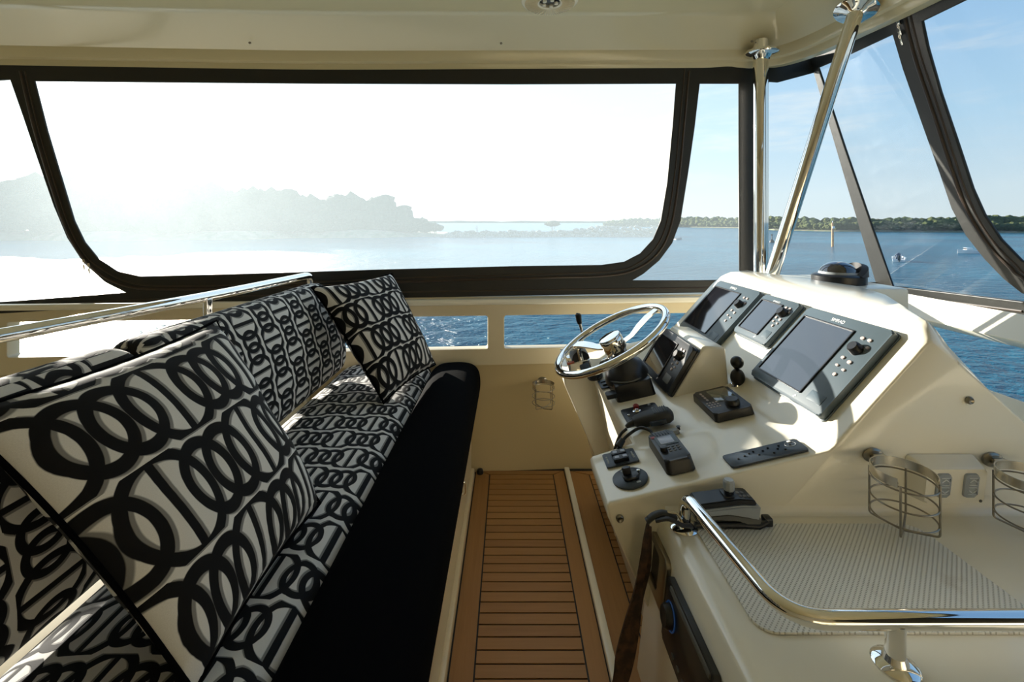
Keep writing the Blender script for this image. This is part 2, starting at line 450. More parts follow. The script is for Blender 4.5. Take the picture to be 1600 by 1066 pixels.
# ------------------------------------------------------------------ STRUCTURE
# side wall plane (port side of the boat), slightly angled
WD = Vector((1, 0.066, 0)).normalized(); W0 = Vector((0, 2.294, 0)); WN = Vector((0.066, -1, 0)).normalized()
WM = frame(W0, WD, (0, 0, 1), WN)            # local: x along wall, y up, z into the cockpit
def wl(px, py):
    p = WM.inverted() @ on_plane(px, py, W0, WN); return (p.x, p.y)
def rect(x0, y0, x1, y1, r=0.012):
    w, h = x1-x0, y1-y0; return [(x+(x0+x1)/2, y+(y0+y1)/2) for x, y in rrect(w, h, r)]

wall = plate2d('wall_port', [[(-4.2, 0.53), (2.02, 0.53), (2.02, 0.875), (-4.2, 0.875)],
                             rect(-3.6, 0.612, -2.45, 0.779), rect(-2.366, 0.612, -1.29, 0.779), rect(-1.205, 0.612, -0.109, 0.779), rect(-0.026, 0.612, 1.07, 0.779), rect(1.155, 0.612, 1.85, 0.779)],
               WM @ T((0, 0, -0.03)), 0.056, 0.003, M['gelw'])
tag(wall, kind='structure')
bm = bmesh.new()
prof = [(0.004, -0.08), (0.002, 0.012), (-0.006, 0.03), (-0.009, 0.46), (-0.004, 0.528), (0.001, 0.545), (-0.06, 0.545), (-0.06, -0.08)]
ends = []
for x in (-4.2, 2.02): ends.append([bm.verts.new(WM @ Vector((x, z, d))) for d, z in prof])
for i in range(len(prof)): bm.faces.new((ends[0][i], ends[0][(i+1) % len(prof)], ends[1][(i+1) % len(prof)], ends[1][i]))
bm.faces.new(ends[0]); bm.faces.new(ends[1][::-1])
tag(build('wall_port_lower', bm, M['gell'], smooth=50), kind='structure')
bm = bmesh.new(); add_box(bm, (6.2, 0.03, 0.075), (-1.09, 0.852, -0.004), bev=0.008); bm.transform(WM)
tag(build('trim_1', bm, M['gel']), kind='structure')

# front coaming and windscreen plane
FB = Vector((1.97, 2.40, 0.89)); FT = Vector((1.60, 2.38, 2.07))
FV = (FT-FB); FV.y = 0; FV.normalize(); FU = Vector((0, -1, 0)); FN = FU.cross(FV)   # x runs aft-to-starboard (-Y), y up the rake
FM = frame(FB, FU, FV, FN)
def fl(px, py):
    p = FM.inverted() @ on_plane(px, py, FB, FN); return (p.x, p.y)
CVd = Vector((0.11, 0, 0.17)).normalized(); CM = frame((1.905, 2.40, 0.78), (0, -1, 0), CVd, Vector((0, -1, 0)).cross(CVd))
wf = plate2d('wall_front', [[(-0.02, -0.60), (4.4, -0.60), (4.4, 0.11), (-0.02, 0.11)], rect(0.33, -0.205, 1.45, 0.0, 0.02), rect(1.55, -0.205, 2.65, 0.0, 0.02)], CM @ T((0, 0, 0.03)), 0.056, 0.003, M['gel'])
tag(wf, kind='structure')
bm = bmesh.new(); add_box(bm, (0.09, 4.4, 0.045), (2.0, 0.25, 0.868), bev=0.012)
tag(build('trim_2', bm, M['gel']), kind='structure')

# floor: teak boards over black caulk, a raised cream divider, cream plinths
bm = bmesh.new()
uvl = bm.loops.layers.uv.new('UVMap')
def board(poly, along_x=True, z=0.0, t=0.006):
    vs = [bm.verts.new((x, y, z)) for x, y in poly]; vb = [bm.verts.new((x, y, z-t)) for x, y in poly]; n = len(poly)
    fs = [bm.faces.new(vs), bm.faces.new(vb[::-1])]+[bm.faces.new((vs[i], vb[i], vb[(i+1) % n], vs[(i+1) % n])) for i in range(n)]
    ox, oy = random.random()*3, random.random()*3
    for f in fs:
        for l in f.loops:
            c = l.vert.co; l[uvl].uv = ((c.x+ox, c.y+oy) if along_x else (c.y+ox, c.x+oy))
G = 0.0052; YB = -1.75
def deck(x0, x1, mw0, mw1, yfar, end):
    board([(x0, YB), (x0+mw0, YB), (x0+mw0, yfar-end), (x0, yfar)], False)
    if mw1: board([(x1-mw1, YB), (x1, YB), (x1, yfar), (x1-mw1, yfar-end)], False)
    board([(x0+G, yfar), (x0+mw0+G*0.8, yfar-end+G), (x1-mw1-G*0.8, yfar-end+G), (x1-G, yfar)] if mw1 else [(x0+G, yfar), (x0+mw0+G, yfar-end+G), (x1, yfar-end+G), (x1, yfar)])
    y = yfar-end
    while y > YB:
        board([(x0+mw0+G, y-0.042+G), (x1-mw1-(G if mw1 else 0), y-0.042+G), (x1-mw1-(G if mw1 else 0), y), (x0+mw0+G, y)]); y -= 0.042
deck(-0.166, 0.272, 0.066, 0.053, 2.286, 0.036)
deck(0.303, 0.80, 0.089, 0.0, 2.282, 0.034)
nb = len(bm.faces)
vs = [bm.verts.new(p) for p in ((-0.2, YB, -0.003), (1.6, YB, -0.003), (1.6, 2.31, -0.003), (-0.2, 2.31, -0.003))]
f = bm.faces.new(vs); f.material_index = 1
fl_o = build('floor', bm, [M['teak'], M['caulk']], smooth=0); tag(fl_o, kind='structure')
bm = bmesh.new(); add_box(bm, (3.4, 4.3, 0.04), (-1.87, 0.15, -0.03)); add_box(bm, (0.5, 4.3, 0.04), (1.85, 0.15, -0.03))
tag(build('floor_cockpit_sole', bm, M['gelw']), kind='structure')
bm = bmesh.new(); add_box(bm, (0.026, 4.02, 0.022), (0.2875, 0.28, 0.008), bev=0.006)
tag(build('trim_3', bm, M['gel']), kind='structure')

# hardtop: a moulded rim swept round the edge, ceiling panel inside it
path = []
for x, z in ((-3.6, 1.976), (-2.39, 1.983), (-1.6, 1.988), (-0.93, 1.994), (0.0, 2.018), (0.6, 2.035), (1.0, 2.046), (1.18, 2.052)):
    path.append(Vector((x, 2.294+0.066*x, z)))
for p in ((1.30, 2.362, 2.056), (1.385, 2.325, 2.058), (1.44, 2.25, 2.06), (1.475, 2.13, 2.06), (1.50, 1.95, 2.06), (1.525, 1.70, 2.06), (1.54, 1.2, 2.06), (1.54, 0.2, 2.06), (1.54, -1.75, 2.06)): path.append(Vector(p))
path = smooth_path(path, 6)
rim = [(-0.05, 0.10), (-0.05, 0.0), (0.0, -0.004), (0.006, 0.002), (0.012, 0.028), (0.030, 0.034), (0.036, 0.046), (0.046, 0.080), (0.051, 0.083), (0.09, 0.105), (0.205, 0.176), (0.225, 0.184), (0.25, 0.187)]
bm = bmesh.new(); rings = []
for i, p in enumerate(path):
    t = (path[min(i+1, len(path)-1)]-path[max(i-1, 0)]); t.z = 0; t.normalize(); inn = Vector((t.y, -t.x, 0))
    rings.append([bm.verts.new(p+inn*d+Vector((0, 0, z))) for d, z in rim])
for i in range(len(rings)-1):
    for k in range(len(rim)-1): bm.faces.new((rings[i][k], rings[i][k+1], rings[i+1][k+1], rings[i+1][k]))
last = [r[-1] for r in rings]
# ceiling field as strips toward the boat's middle
mid = [bm.verts.new((min(v.co.x, 1.2), -1.75 if True else 0, v.co.z)) for v in last]
for i in range(len(last)-1):
    if last[i].co.y > -1.7 and (mid[i+1].co-mid[i].co).length > 1e-5: bm.faces.new((last[i], last[i+1], mid[i+1], mid[i]))
    elif (last[i].co-mid[i].co).length > 1e-4 and (last[i].co-last[i+1].co).length > 1e-4: bm.faces.new((last[i], last[i+1], mid[i]))
c_o = build('ceiling', bm, M['gelc'], smooth=35); tag(c_o, kind='structure')
# roof above the ceiling keeps daylight out
bm = bmesh.new(); add_box(bm, (5.2, 4.1, 0.04), (-1.05, 0.28, 2.30), bev=0.01)
tag(build('ceiling_roof_skin', bm, M['gel']), kind='structure')
FAS = Vector((0, -0.07, 0.115)).normalized()
for px, py in ((390, 67), (783, 68), (1175, 65), (1198, 62)):
    Yp = 2.294+0.066*((px-CX)/FPX*2.12)-0.10
    p = EYE+ray(px, py)*Yp
    bm = bmesh.new(); add_lathe(bm, [(0.0055, -0.004), (0.0055, 0.002), (0.003, 0.004)], axis_mat(p, (0, -0.85, -0.5)), 12)
    s_ = build('screw', bm, M['dsteel'], c_o)

# unseen cockpit walls behind the eye point, closed full height to block daylight
bm = bmesh.new(); add_box(bm, (5.9, 0.06, 2.2), (-0.9, -1.80, 1.10), bev=0.01)
tag(build('wall_starboard_light_block', bm, M['gelw']), kind='structure')
bm = bmesh.new(); add_box(bm, (0.06, 4.2, 2.3), (-3.75, 0.2, 1.1), bev=0.01)
tag(build('wall_aft_light_block', bm, M['gelw']), kind='structure')  # open aft end shut by an added wall to dim the interior

# ------------------------------------------------------------------ side windows (flexible clears in black vinyl frames)
left_pane = [wl(0, 126), (wl(0, 126)[0]-1.0, 1.91), (wl(0, 126)[0]-1.0, 0.87), wl(0, 472), wl(120, 463), wl(197, 457), wl(165, 441), wl(132, 412), wl(106, 372), wl(85, 322), wl(60, 250), wl(37, 182), wl(17, 125)]
main_pane = [wl(55, 127), wl(75, 205), wl(98, 282), wl(117, 345), wl(133, 378), wl(155, 405), wl(184, 424), wl(220, 432), wl(300, 430), wl(420, 427), wl(600, 421), wl(800, 416), wl(940, 414), wl(975, 409), wl(1000, 396), wl(1020, 374), wl(1032, 345), wl(1042, 285), wl(1050, 200), wl(1056, 131), wl(800, 132), wl(500, 131), wl(250, 129)]
right_pane = [wl(1093, 131), wl(1085, 200), wl(1075, 270), wl(1063, 345), wl(1050, 380), wl(1030, 407), wl(1005, 428), wl(988, 438), wl(1080, 438), wl(1155, 437), wl(1154, 300), wl(1154, 131)]
x_post = wl(1176, 300)[0]
fr1 = [(-3.9, 0.85), wl(0, 490), wl(200, 478), wl(400, 471), wl(650, 465), wl(1110, 457), (x_post+0.02, 0.875), (x_post+0.02, 2.10), (1.0, 2.09), (-0.9, 2.04), (-2.4, 2.03), (-3.9, 2.02)]
w1 = empty('window_1', WM @ Vector((-0.9, 0.87, 0))); tag(w1, kind='structure')
def child_world(o, parent): o.parent = parent; o.matrix_parent_inverse = parent.matrix_world.inverted(); return o
bpy.context.view_layer.update()
fo = plate2d('window_frame', [fr1, left_pane, main_pane, right_pane], WM @ T((0, 0, 0.0)), 0.004, 0.004, M['trim']); child_world(fo, w1)
def pane(name, lp, mtx, mat, parent):
    bm = bmesh.new(); vs = [bm.verts.new(mtx @ Vector((x, y, -0.001))) for x, y in lp]; f = bm.faces.new(vs)
    f.normal_update(); want = (mtx.to_3x3() @ Vector((0, 0, 1)))
    if f.normal.dot(want) > 0: f.normal_flip()
    bmesh.ops.triangulate(bm, faces=[f]); o = build(name, bm, mat, smooth=0, recalc=False); child_world(o, parent); return o
for lp in (left_pane, main_pane, right_pane): pane('pane', lp, WM, M['pane3' if lp is right_pane else 'pane'], w1)
def wp(px, py, d=0.006):
    x, y = wl(px, py); return WM @ Vector((x, y, d))
zp = [(34, 112), (55, 200), (82, 290), (104, 355), (128, 398), (158, 428), (200, 447), (260, 452), (420, 449), (640, 440), (850, 434), (955, 430), (1000, 417), (1030, 392), (1048, 352), (1060, 280), (1068, 200), (1076, 112)]
zb = smooth_path([wp(*q) for q in zp], 6)
bm = bmesh.new(); add_tube(bm, zb, 0.006, 8)
zo = [p+Vector((0, -0.004, 0)) for p in zb]
o = build('zipper', bm, M['zip']); child_world(o, w1)
bm = bmesh.new()
add_tube(bm, smooth_path([wp(x+7, y-5 if y > 400 else y) for x, y in zp[:9]]+[wp(x, y-6) for x, y in zp[9:12]]+[wp(x-7, y-4) for x, y in zp[12:]], 6), 0.0035, 6)
add_tube(bm, [wp(1, 481), wp(200, 469), wp(400, 462), wp(650, 456), wp(900, 452), wp(1120, 449)], 0.004, 6)
o = build('piping', bm, M['zip']); child_world(o, w1)
def zip_pull(mtx, s=1.0):
    bm = bmesh.new()
    add_box(bm, (0.011*s, 0.016*s, 0.007*s), (0, 0.004*s, 0.003*s), bev=0.002*s)
    add_tube(bm, [Vector((0.003*math.cos(a)*s, -0.006*s+0.006*math.sin(a)*s, 0.009*s)) for a in [2*PI*k/12 for k in range(12)]], 0.0013*s, 6, closed=True)
    add_slab(bm, 0.007*s, 0.026*s, 0.0018*s, (0, -0.022*s, 0.007*s), 0.0025*s, 0.0005)
    bm.transform(mtx); return bm
for px, py in ((134, 409), (142, 415)):
    o = build('zipper_pull', zip_pull(T(wp(px, py)) @ WM.to_3x3().to_4x4() @ Matrix.Rotation(0.15, 4, 'Z'), 1.1), M['steel']); child_world(o, w1)

# corner clear, past the post
w2 = empty('window_2', WM @ Vector((1.7, 0.87, 0))); tag(w2, kind='structure')
bpy.context.view_layer.update()
cl = WM.inverted() @ FB; ct = WM.inverted() @ FT
fr2 = [(x_post+0.035, 0.86), (cl.x+0.035, 0.855), (ct.x+0.02, ct.y+0.04), (1.45, 2.12), (x_post+0.035, 2.12)]
cp = [(x_post+0.06, 0.93), (cl.x, 0.93), (cl.x-0.02, 0.98), wl(1370, 380), wl(1325, 245), wl(1278, 112), wl(1245, 121), wl(1215, 129), (x_post+0.06, 1.985)]
fo = plate2d('window_frame', [fr2, cp], WM, 0.004, 0.003, M['trim']); child_world(fo, w2); pane('pane', cp, WM, M['pane2'], w2)

# windscreen
w3 = empty('window_3', FM @ Vector((1.0, 0, 0))); tag(w3, kind='structure')
bpy.context.view_layer.update()
topv = fl(1412, 22)[1]; 
p1 = [fl(1280, 106), fl(1325, 87), fl(1396, 54), fl(1412, 108), fl(1440, 188), fl(1470, 272), fl(1488, 325), fl(1510, 367), fl(1540, 405), fl(1570, 436), fl(1598, 458), (fl(1598, 458)[0]+0.14, fl(1598, 458)[1]-0.02), (fl(1598, 458)[0]+0.16, 0.045), fl(1600, 471), fl(1500, 459), fl(1396, 447), fl(1364, 355), fl(1321, 230)]
q0 = fl(1598, 407)
p2 = [fl(1443, 33), fl(1452, 75), fl(1472, 145), fl(1500, 228), fl(1522, 295), fl(1540, 335), fl(1566, 374), q0, (q0[0]+0.12, q0[1]-0.05), (q0[0]+0.3, q0[1]-0.065), (q0[0]+1.3, q0[1]-0.065), (q0[0]+1.55, q0[1]+0.05), (q0[0]+1.8, fl(1443, 33)[1])]
bl = fl(1398, 466)[1]
fr3 = [(-0.03, bl), (4.2, bl), (4.2, fl(1412, 22)[1]+0.03), fl(1440, 2), fl(1412, 18), fl(1310, 61), (0.0, fl(1283, 82)[1])]
fo = plate2d('window_frame', [fr3, p1, p2], FM, 0.004, 0.004, M['trim']); child_world(fo, w3)
pane('pane', p1, FM, M['pane2'], w3); pane('pane', p2, FM, M['pane2'], w3)
def fp(px, py, d=0.007):
    x, y = fl(px, py); return FM @ Vector((x, y, d))
sgn = 1 if (FM.to_3x3() @ Vector((0, 0, 1))).x < 0 else -1
zc = [(1416, 26), (1432, 90), (1458, 168), (1484, 248), (1505, 308), (1525, 350), (1552, 388), (1580, 416), (1600, 433)]
tail = FM @ Vector((fl(1600, 433)[0]+0.15, fl(1600, 433)[1]-0.06, 0.006*sgn))
bm = bmesh.new(); add_tube(bm, smooth_path([fp(x, y, 0.006*sgn) for x, y in zc]+[tail, tail+Vector((0, -1.1, 0))], 6), 0.007, 8)
add_tube(bm, [fp(1405, 461, 0.006*sgn), fp(1600, 486, 0.006*sgn)], 0.005, 8)
o = build('zipper', bm, M['zip']); child_world(o, w3)
bm = bmesh.new(); add_tube(bm, smooth_path([fp(x+9, y-3, 0.005*sgn) for x, y in zc]+[tail+Vector((0, 0, 0.03)), tail+Vector((0, -1.1, 0.03))], 6), 0.0045, 8)
o = build('piping', bm, M['zip']); child_world(o, w3)
for px, py in ((1411, 36), (1413, 52)):
    R = FM.to_3x3().to_4x4()
    if sgn < 0: R = R @ Matrix.Rotation(PI, 4, 'Y')
    o = build('zipper_pull', zip_pull(T(fp(px, py, 0.012*sgn)) @ R, 1.25), M['steel']); child_world(o, w3)

# ------------------------------------------------------------------ posts
def lathe_flange(bm, p, d, r, h=0.012):
    add_lathe(bm, [(r, 0), (r*0.98, h*0.35), (r*0.75, h*0.8), (r*0.5, h), (r*0.45, h)], axis_mat(p, d), 32)
t = empty('support_post', (1.259, 2.28, 0.56)); tag(t, 'thick upright polished steel post in the corner beside the small clear pane', 'post')
bm = bmesh.new(); add_tube(bm, [(0, 0, 0), (0, 0, 1.60)], 0.035, 32); build('pole', bm, M['chrome'], t)
bm = bmesh.new(); add_lathe(bm, [(0.078, 0.010), (0.078, 0.0), (0.070, -0.006), (0.046, -0.012), (0.036, -0.028)], T((0, -0.01, 1.530)), 32); build('flange', bm, M['chrome'], t)
bm = bmesh.new(); add_lathe(bm, [(0.06, 0), (0.055, 0.01), (0.033, 0.018)], None, 32); build('flange', bm, M['chrome'], t)
a = EYE+ray(1206, 430)*2.05; b = EYE+ray(1338, 16)*1.86
t = empty('support_strut', a); tag(t, 'slanting polished steel strut running from the console crest up to the roof edge', 'post')
bm = bmesh.new(); dv = (b-a); add_tube(bm, [-dv*0.02, dv*0.995], 0.0285, 32); build('pole', bm, M['chrome'], t)
bm = bmesh.new(); nrm = Vector((-0.35, -0.25, -1)).normalized(); add_lathe(bm, [(0.078, -0.004), (0.078, 0.004), (0.070, 0.009), (0.045, 0.013), (0.036, 0.02)], axis_mat(dv, nrm), 32); build('flange', bm, M['chrome'], t)
bm = bmesh.new()
for k in range(4):
    q = axis_mat(dv, nrm) @ Vector((0.06*math.cos(k*PI/2+0.6), 0.06*math.sin(k*PI/2+0.6), 0.009)); add_lathe(bm, [(0.005, 0), (0.004, 0.003), (0.001, 0.004)], axis_mat(q, nrm), 10)
build('flange_screws', bm, M['dsteel'], t)['kind'] = 'stuff'

# ceiling speaker
t = empty('ceiling_speaker', (0.173, 1.955, 2.203)); tag(t, 'round cream ceiling speaker with a ribbed rim above the middle of the cockpit', 'speaker')
t.rotation_euler = (PI, 0, 0)
bm = bmesh.new(); add_lathe(bm, [(0.122, -0.03), (0.122, 0.004), (0.116, 0.009), (0.108, 0.010), (0.050, 0.016), (0.045, 0.012), (0.045, -0.004)], None, 48, cap=False); build('rim', bm, M['gel'], t)
bm = bmesh.new()
for k in range(60):
    a0 = 2*PI*k/60; r = Matrix.Rotation(a0, 3, 'Z'); add_box(bm, (0.055, 0.0022, 0.003), tuple(r @ Vector((0.08, 0, 0.0155))), rot=r)
build('grille', bm, M['gelw'], t)
bm = bmesh.new(); add_lathe(bm, [(0.044, 0), (0.030, 0.004), (0.016, 0.010), (0.001, 0.013)], None, 24); build('cone', bm, M['black'], t)
bm = bmesh.new()
for k in range(5): add_lathe(bm, [(0.009, 0.010), (0.008, 0.017)], T((0.028*math.cos(k*2*PI/5), 0.028*math.sin(k*2*PI/5), 0)), 12)
build('tweeter_vents', bm, M['gel'], t)['kind'] = 'stuff'

# ------------------------------------------------------------------ BENCH SEAT
CELL = 0.150
def set_uv(bm, fn):
    l = bm.loops.layers.uv.verify()
    for f in bm.faces:
        for lo in f.loops: lo[l].uv = fn(lo.vert.co, f.normal)
bench = empty('bench_seat', (-0.5, 1.2, 0.0)); tag(bench, 'long helm bench with ring print seat and black front bolster facing the console', 'bench')
bpy.context.view_layer.update()
Y0, Y1 = 0.30, 2.225
def sweepY(prof, ys, shape=None):
    """closed XZ profile swept along Y; shape(y) -> (scale toward centre)"""
    bm = bmesh.new(); cx = sum(p[0] for p in prof)/len(prof); cz = sum(p[1] for p in prof)/len(prof); rings = []
    for y, s in ys: rings.append([bm.verts.new((cx+(x-cx)*s, y, cz+(z-cz)*s)) for x, z in prof])
    n = len(prof)
    for i in range(len(rings)-1):
        for k in range(n): bm.faces.new((rings[i][k], rings[i][(k+1) % n], rings[i+1][(k+1) % n], rings[i+1][k]))
    bm.faces.new(rings[0][::-1]); bm.faces.new(rings[-1]); return bm
def round_ends(y0, y1, r, n=6, mid=20, smin=0.86):
    out = []
    for i in range(n+1):
        a = PI/2*i/n; out.append((y0+r*(1-math.sin(a)), smin+(1-smin)*math.cos(a) if False else smin+(1-smin)*math.sin(a)))
    out = [(y0+r*(1-math.cos(PI/2*i/n)), smin+(1-smin)*math.sin(PI/2*i/n)) for i in range(n+1)]
    m = [(y0+r+(y1-y0-2*r)*i/mid, 1.0) for i in range(1, mid)]
    return out+m+[(2*((y0+y1)/2)-y, s) for y, s in reversed(out)]
def P(o): return child_world(o, bench)
# base: front panel, plinth
bm = bmesh.new(); add_box(bm, (0.64, Y1-Y0+0.02, 0.40), (-0.507, (Y0+Y1)/2, 0.20), bev=0.006)
add_box(bm, (0.03, Y1-Y0+0.02, 0.045), (-0.185, (Y0+Y1)/2, 0.022), bev=0.008)
P(build('base', bm, M['gelw']))
bm = bmesh.new(); add_box(bm, (0.004, 0.018, 0.045), (-0.184, 1.77, 0.215), bev=0.0015); add_tube(bm, fillet_path([(-0.184, 1.77, 0.24), (-0.172, 1.77, 0.235), (-0.172, 1.77, 0.195), (-0.184, 1.77, 0.19)], 0.006), 0.0035, 8)
P(build('latch', bm, M['chrome']))
# bolster
pr = chaikin([(-0.385, 0.40), (-0.150, 0.40), (-0.136, 0.47), (-0.148, 0.545), (-0.215, 0.572), (-0.385, 0.560)], 3)
P(build('bolster', sweepY(pr, round_ends(Y0, 2.250, 0.07, smin=0.80)), M['bolster'], smooth=60))
# seat cushion
pr = chaikin([(-0.372, 0.40), (-0.366, 0.552), (-0.50, 0.566), (-0.70, 0.562), (-0.80, 0.545), (-0.835, 0.48), (-0.82, 0.40)], 2)
bm = sweepY(pr, round_ends(Y0, Y1, 0.04, mid=60, smin=0.94))
for v in bm.verts:
    if v.co.z > 0.54: v.co.z += 0.004*noise.noise(Vector((v.co.x*5, v.co.y*4, 0)))
bm.normal_update(); set_uv(bm, lambda c, n: ((c.x-(c.z-0.56 if abs(n.z) < 0.5 else 0))/CELL+0.1, c.y/CELL))
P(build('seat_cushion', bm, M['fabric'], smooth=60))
# backrest, leaning back, its lower edge clear of the seat
pr = chaikin([(-0.748, 0.588), (-0.735, 0.66), (-0.770, 0.82), (-0.822, 0.945), (-0.855, 0.978), (-0.925, 0.972), (-0.938, 0.93), (-0.885, 0.76), (-0.845, 0.60), (-0.80, 0.57)], 3)
def back_cushion(y0, y1, off):
    bm = sweepY(pr, round_ends(y0, y1, 0.05, mid=40, smin=0.80)); bm.normal_update()
    set_uv(bm, lambda c, n: ((c.z*1.02+off)/CELL, c.y/CELL+0.25) if abs(n.x) > 0.35 else ((c.x+c.z+off)/CELL, c.y/CELL+0.25)); return bm
P(build('backrest', back_cushion(0.28, 1.03, 0.0), M['fabric'], smooth=60))
P(build('backrest', back_cushion(1.035, 2.09, 0.02), M['fabric'], smooth=60))
for y in (0.5, 1.55):
    bm = bmesh.new(); add_tube(bm, [(-0.88, y, 0.40), (-0.875, y, 0.60), (-0.90, y, 0.90)], 0.014, 12); P(build('backrest_bracket', bm, M['chrome']))
# coaming behind the bench that carries the grab rail
bm = bmesh.new(); add_box(bm, (0.5, 2.4, 0.40), (-1.15, 0.95, 0.20), bev=0.02)
tag(build('wall_bench_coaming', bm, M['gelw']), kind='structure')

# grab rail behind backrest
t = empty('grab_rail', (-0.95, 2.12, 0.46)); tag(t, 'long polished steel grab rail behind the printed backrest', 'rail')
bpy.context.view_layer.update()
bm = bmesh.new()
rp = fillet_path([(-0.944, 2.12, 0.40), (-0.938, 2.15, 1.0), (-1.007, 1.52, 1.0), (-1.118, 1.0, 1.0), (-1.28, 0.25, 1.0), (-1.28, 0.22, 0.5)], [0.05, 0.3, 0.3, 0.06])
add_tube(bm, rp, 0.0165, 20); child_world(build('rail', bm, M['chrome']), t)
for y, x in ((1.52, -1.007), (0.8, -1.162)):
    bm = bmesh.new(); add_tube(bm, [(x, y, 0.40), (x, y, 0.992)], 0.0135, 16); child_world(build('rail_post', bm, M['chrome']), t)

# throw pillows
def pillow(name, A, B, C_, D, th, label, cell, rot, bulge_n, seed, uvo=(0, 0)):
    """A top-far B bottom-far C bottom-near D top-near; two domed faces meeting at a piped seam"""
    A, B, C_, D = map(Vector, (A, B, C_, D)); ctr = (A+B+C_+D)/4
    nr = (B-A).cross(D-A).normalized(); nr = nr if nr.dot(bulge_n) > 0 else -nr
    t = empty(name, ctr); tag(t, label, 'pillow', 'ring print throw pillows'); bpy.context.view_layer.update()
    n = 26; bm = bmesh.new(); uvL = bm.loops.layers.uv.new('UVMap')
    def pos(u, v, side):
        uu, vv = 2*u-1, 2*v-1
        k = 0.035
        us = u+k*uu*(-(1-vv*vv)*0.9)*abs(uu); vs = v+k*vv*(-(1-uu*uu)*0.9)*abs(vv)
        p = A*(1-us)*(1-vs)+B*(1-us)*vs+C_*us*vs+D*us*(1-vs)
        h = max(0.0, (1-abs(uu)**2.6)*(1-abs(vv)**2.6))**0.52
        wr = 0.006*noise.noise(Vector((u*5+seed, v*5, side)))+0.010*noise.noise(Vector((u*2+seed, v*2, side+3)))
        edge = 1-h
        rip = 0.006*math.sin((u+v*0.0)*38+seed)*max(0, abs(vv)-0.72)*h*2+0.006*math.sin(v*38+seed)*max(0, abs(uu)-0.72)*h*2
        return p+nr*side*(th/2*h+wr*h+rip)
    grid = {}
    for side in (1, -1):
        for i in range(n+1):
            for j in range(n+1):
                if side == -1 and (i in (0, n) or j in (0, n)): grid[side, i, j] = grid[1, i, j]; continue
                grid[side, i, j] = bm.verts.new(pos(i/n, j/n, side))
    W_ = (D-A).length; H_ = (B-A).length; ca, sa = math.cos(rot), math.sin(rot)
    for side in (1, -1):
        for i in range(n):
            for j in range(n):
                f = bm.faces.new([grid[side, a, b] for a, b in ((i, j), (i+1, j), (i+1, j+1), (i, j+1))])
                for lo, (a, b) in zip(f.loops, ((i, j), (i+1, j), (i+1, j+1), (i, j+1))):
                    x, y = a/n*W_, b/n*H_; lo[uvL].uv = ((x*ca-y*sa)/cell+uvo[0], (x*sa+y*ca)/cell+uvo[1])
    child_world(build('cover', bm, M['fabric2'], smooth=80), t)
    seam = [pos(i/n, 0, 1) for i in range(n)]+[pos(1, i/n, 1) for i in range(n)]+[pos(1-i/n, 1, 1) for i in range(n)]+[pos(0, 1-i/n, 1) for i in range(n)]
    bm = bmesh.new(); add_tube(bm, seam, 0.0042, 8, closed=True); child_world(build('piping', bm, M['bolster']), t)
    return t
pillow('throw_pillow', (-0.742, 1.150, 1.00), (-0.452, 1.085, 0.578), (-0.455, 0.655, 0.572), (-0.768, 0.625, 0.985), 0.17,
       'large ring print throw pillow nearest the camera at lower left of the photo', 0.225, 0.0, Vector((1, 0, 0.5)), 1.3, (0.1, 0.2))
pillow('throw_pillow', (-0.805, 1.85, 0.985), (-0.470, 1.705, 0.570), (-0.345, 2.12, 0.585), (-0.565, 2.18, 1.005), 0.17,
       'ring print throw pillow at the far window end of the bench', 0.185, 0.0, Vector((0.6, -0.6, 0.5)), 4.7, (0.3, 0.4))

# ------------------------------------------------------------------ HELM CONSOLE
con = empty('helm_console', (0.9, 1.4, 0.0)); tag(con, 'cream moulded helm console with sloping dash and instrument pod', 'console'); bpy.context.view_layer.update()
KEY = [(0.995, [(0.885, 0.953), (0.902, 0.972), (0.914, 0.982), (0.928, 0.986), (0.950, 0.972), (0.985, 0.940), (1.125, 0.812), (1.25, 0.69)]),
       (1.035, [(0.900, 0.970), (0.925, 1.000), (0.936, 1.018), (0.950, 1.026), (0.968, 1.008), (1.000, 0.965), (1.13, 0.825), (1.26, 0.70)]),
       (1.20, [(0.905, 0.974), (0.945, 1.008), (0.985, 1.028), (1.028, 1.035), (1.048, 1.018), (1.080, 0.970), (1.19, 0.84), (1.32, 0.70)]),
       (1.33, [(0.905, 0.974), (0.945, 1.008), (0.990, 1.030), (1.098, 1.038), (1.118, 1.022), (1.150, 0.975), (1.25, 0.84), (1.37, 0.70)]),
       (1.50, [(0.905, 0.974), (0.945, 1.008), (0.990, 1.030), (1.150, 1.038), (1.180, 1.020), (1.220, 0.960), (1.31, 0.84), (1.42, 0.70)]),
       (2.04, [(0.905, 0.974), (0.945, 1.008), (0.985, 1.028), (1.060, 1.034), (1.110, 1.010), (1.200, 0.950), (1.31, 0.84), (1.42, 0.70)])]
def top_pts(y):
    for (a, pa), (b, pb) in zip(KEY, KEY[1:]):
        if y <= b: u = (y-a)/(b-a); return [(p[0]+(q[0]-p[0])*u, p[1]+(q[1]-p[1])*u) for p, q in zip(pa, pb)]
    return KEY[-1][1]
def sec(y, aft, bot_x):
    lipz = 0.584+0.234*aft
    return y, [(0.42, 0.0), (bot_x, 0.33), (aft+0.004, lipz-0.032), (aft, lipz-0.006), (aft+0.006, lipz+0.001), (0.66, 0.584+0.234*0.66-0.001), (0.700, 0.749), (0.712, 0.760)]+top_pts(y)+[(1.47, 0.42), (1.47, 0.0)]
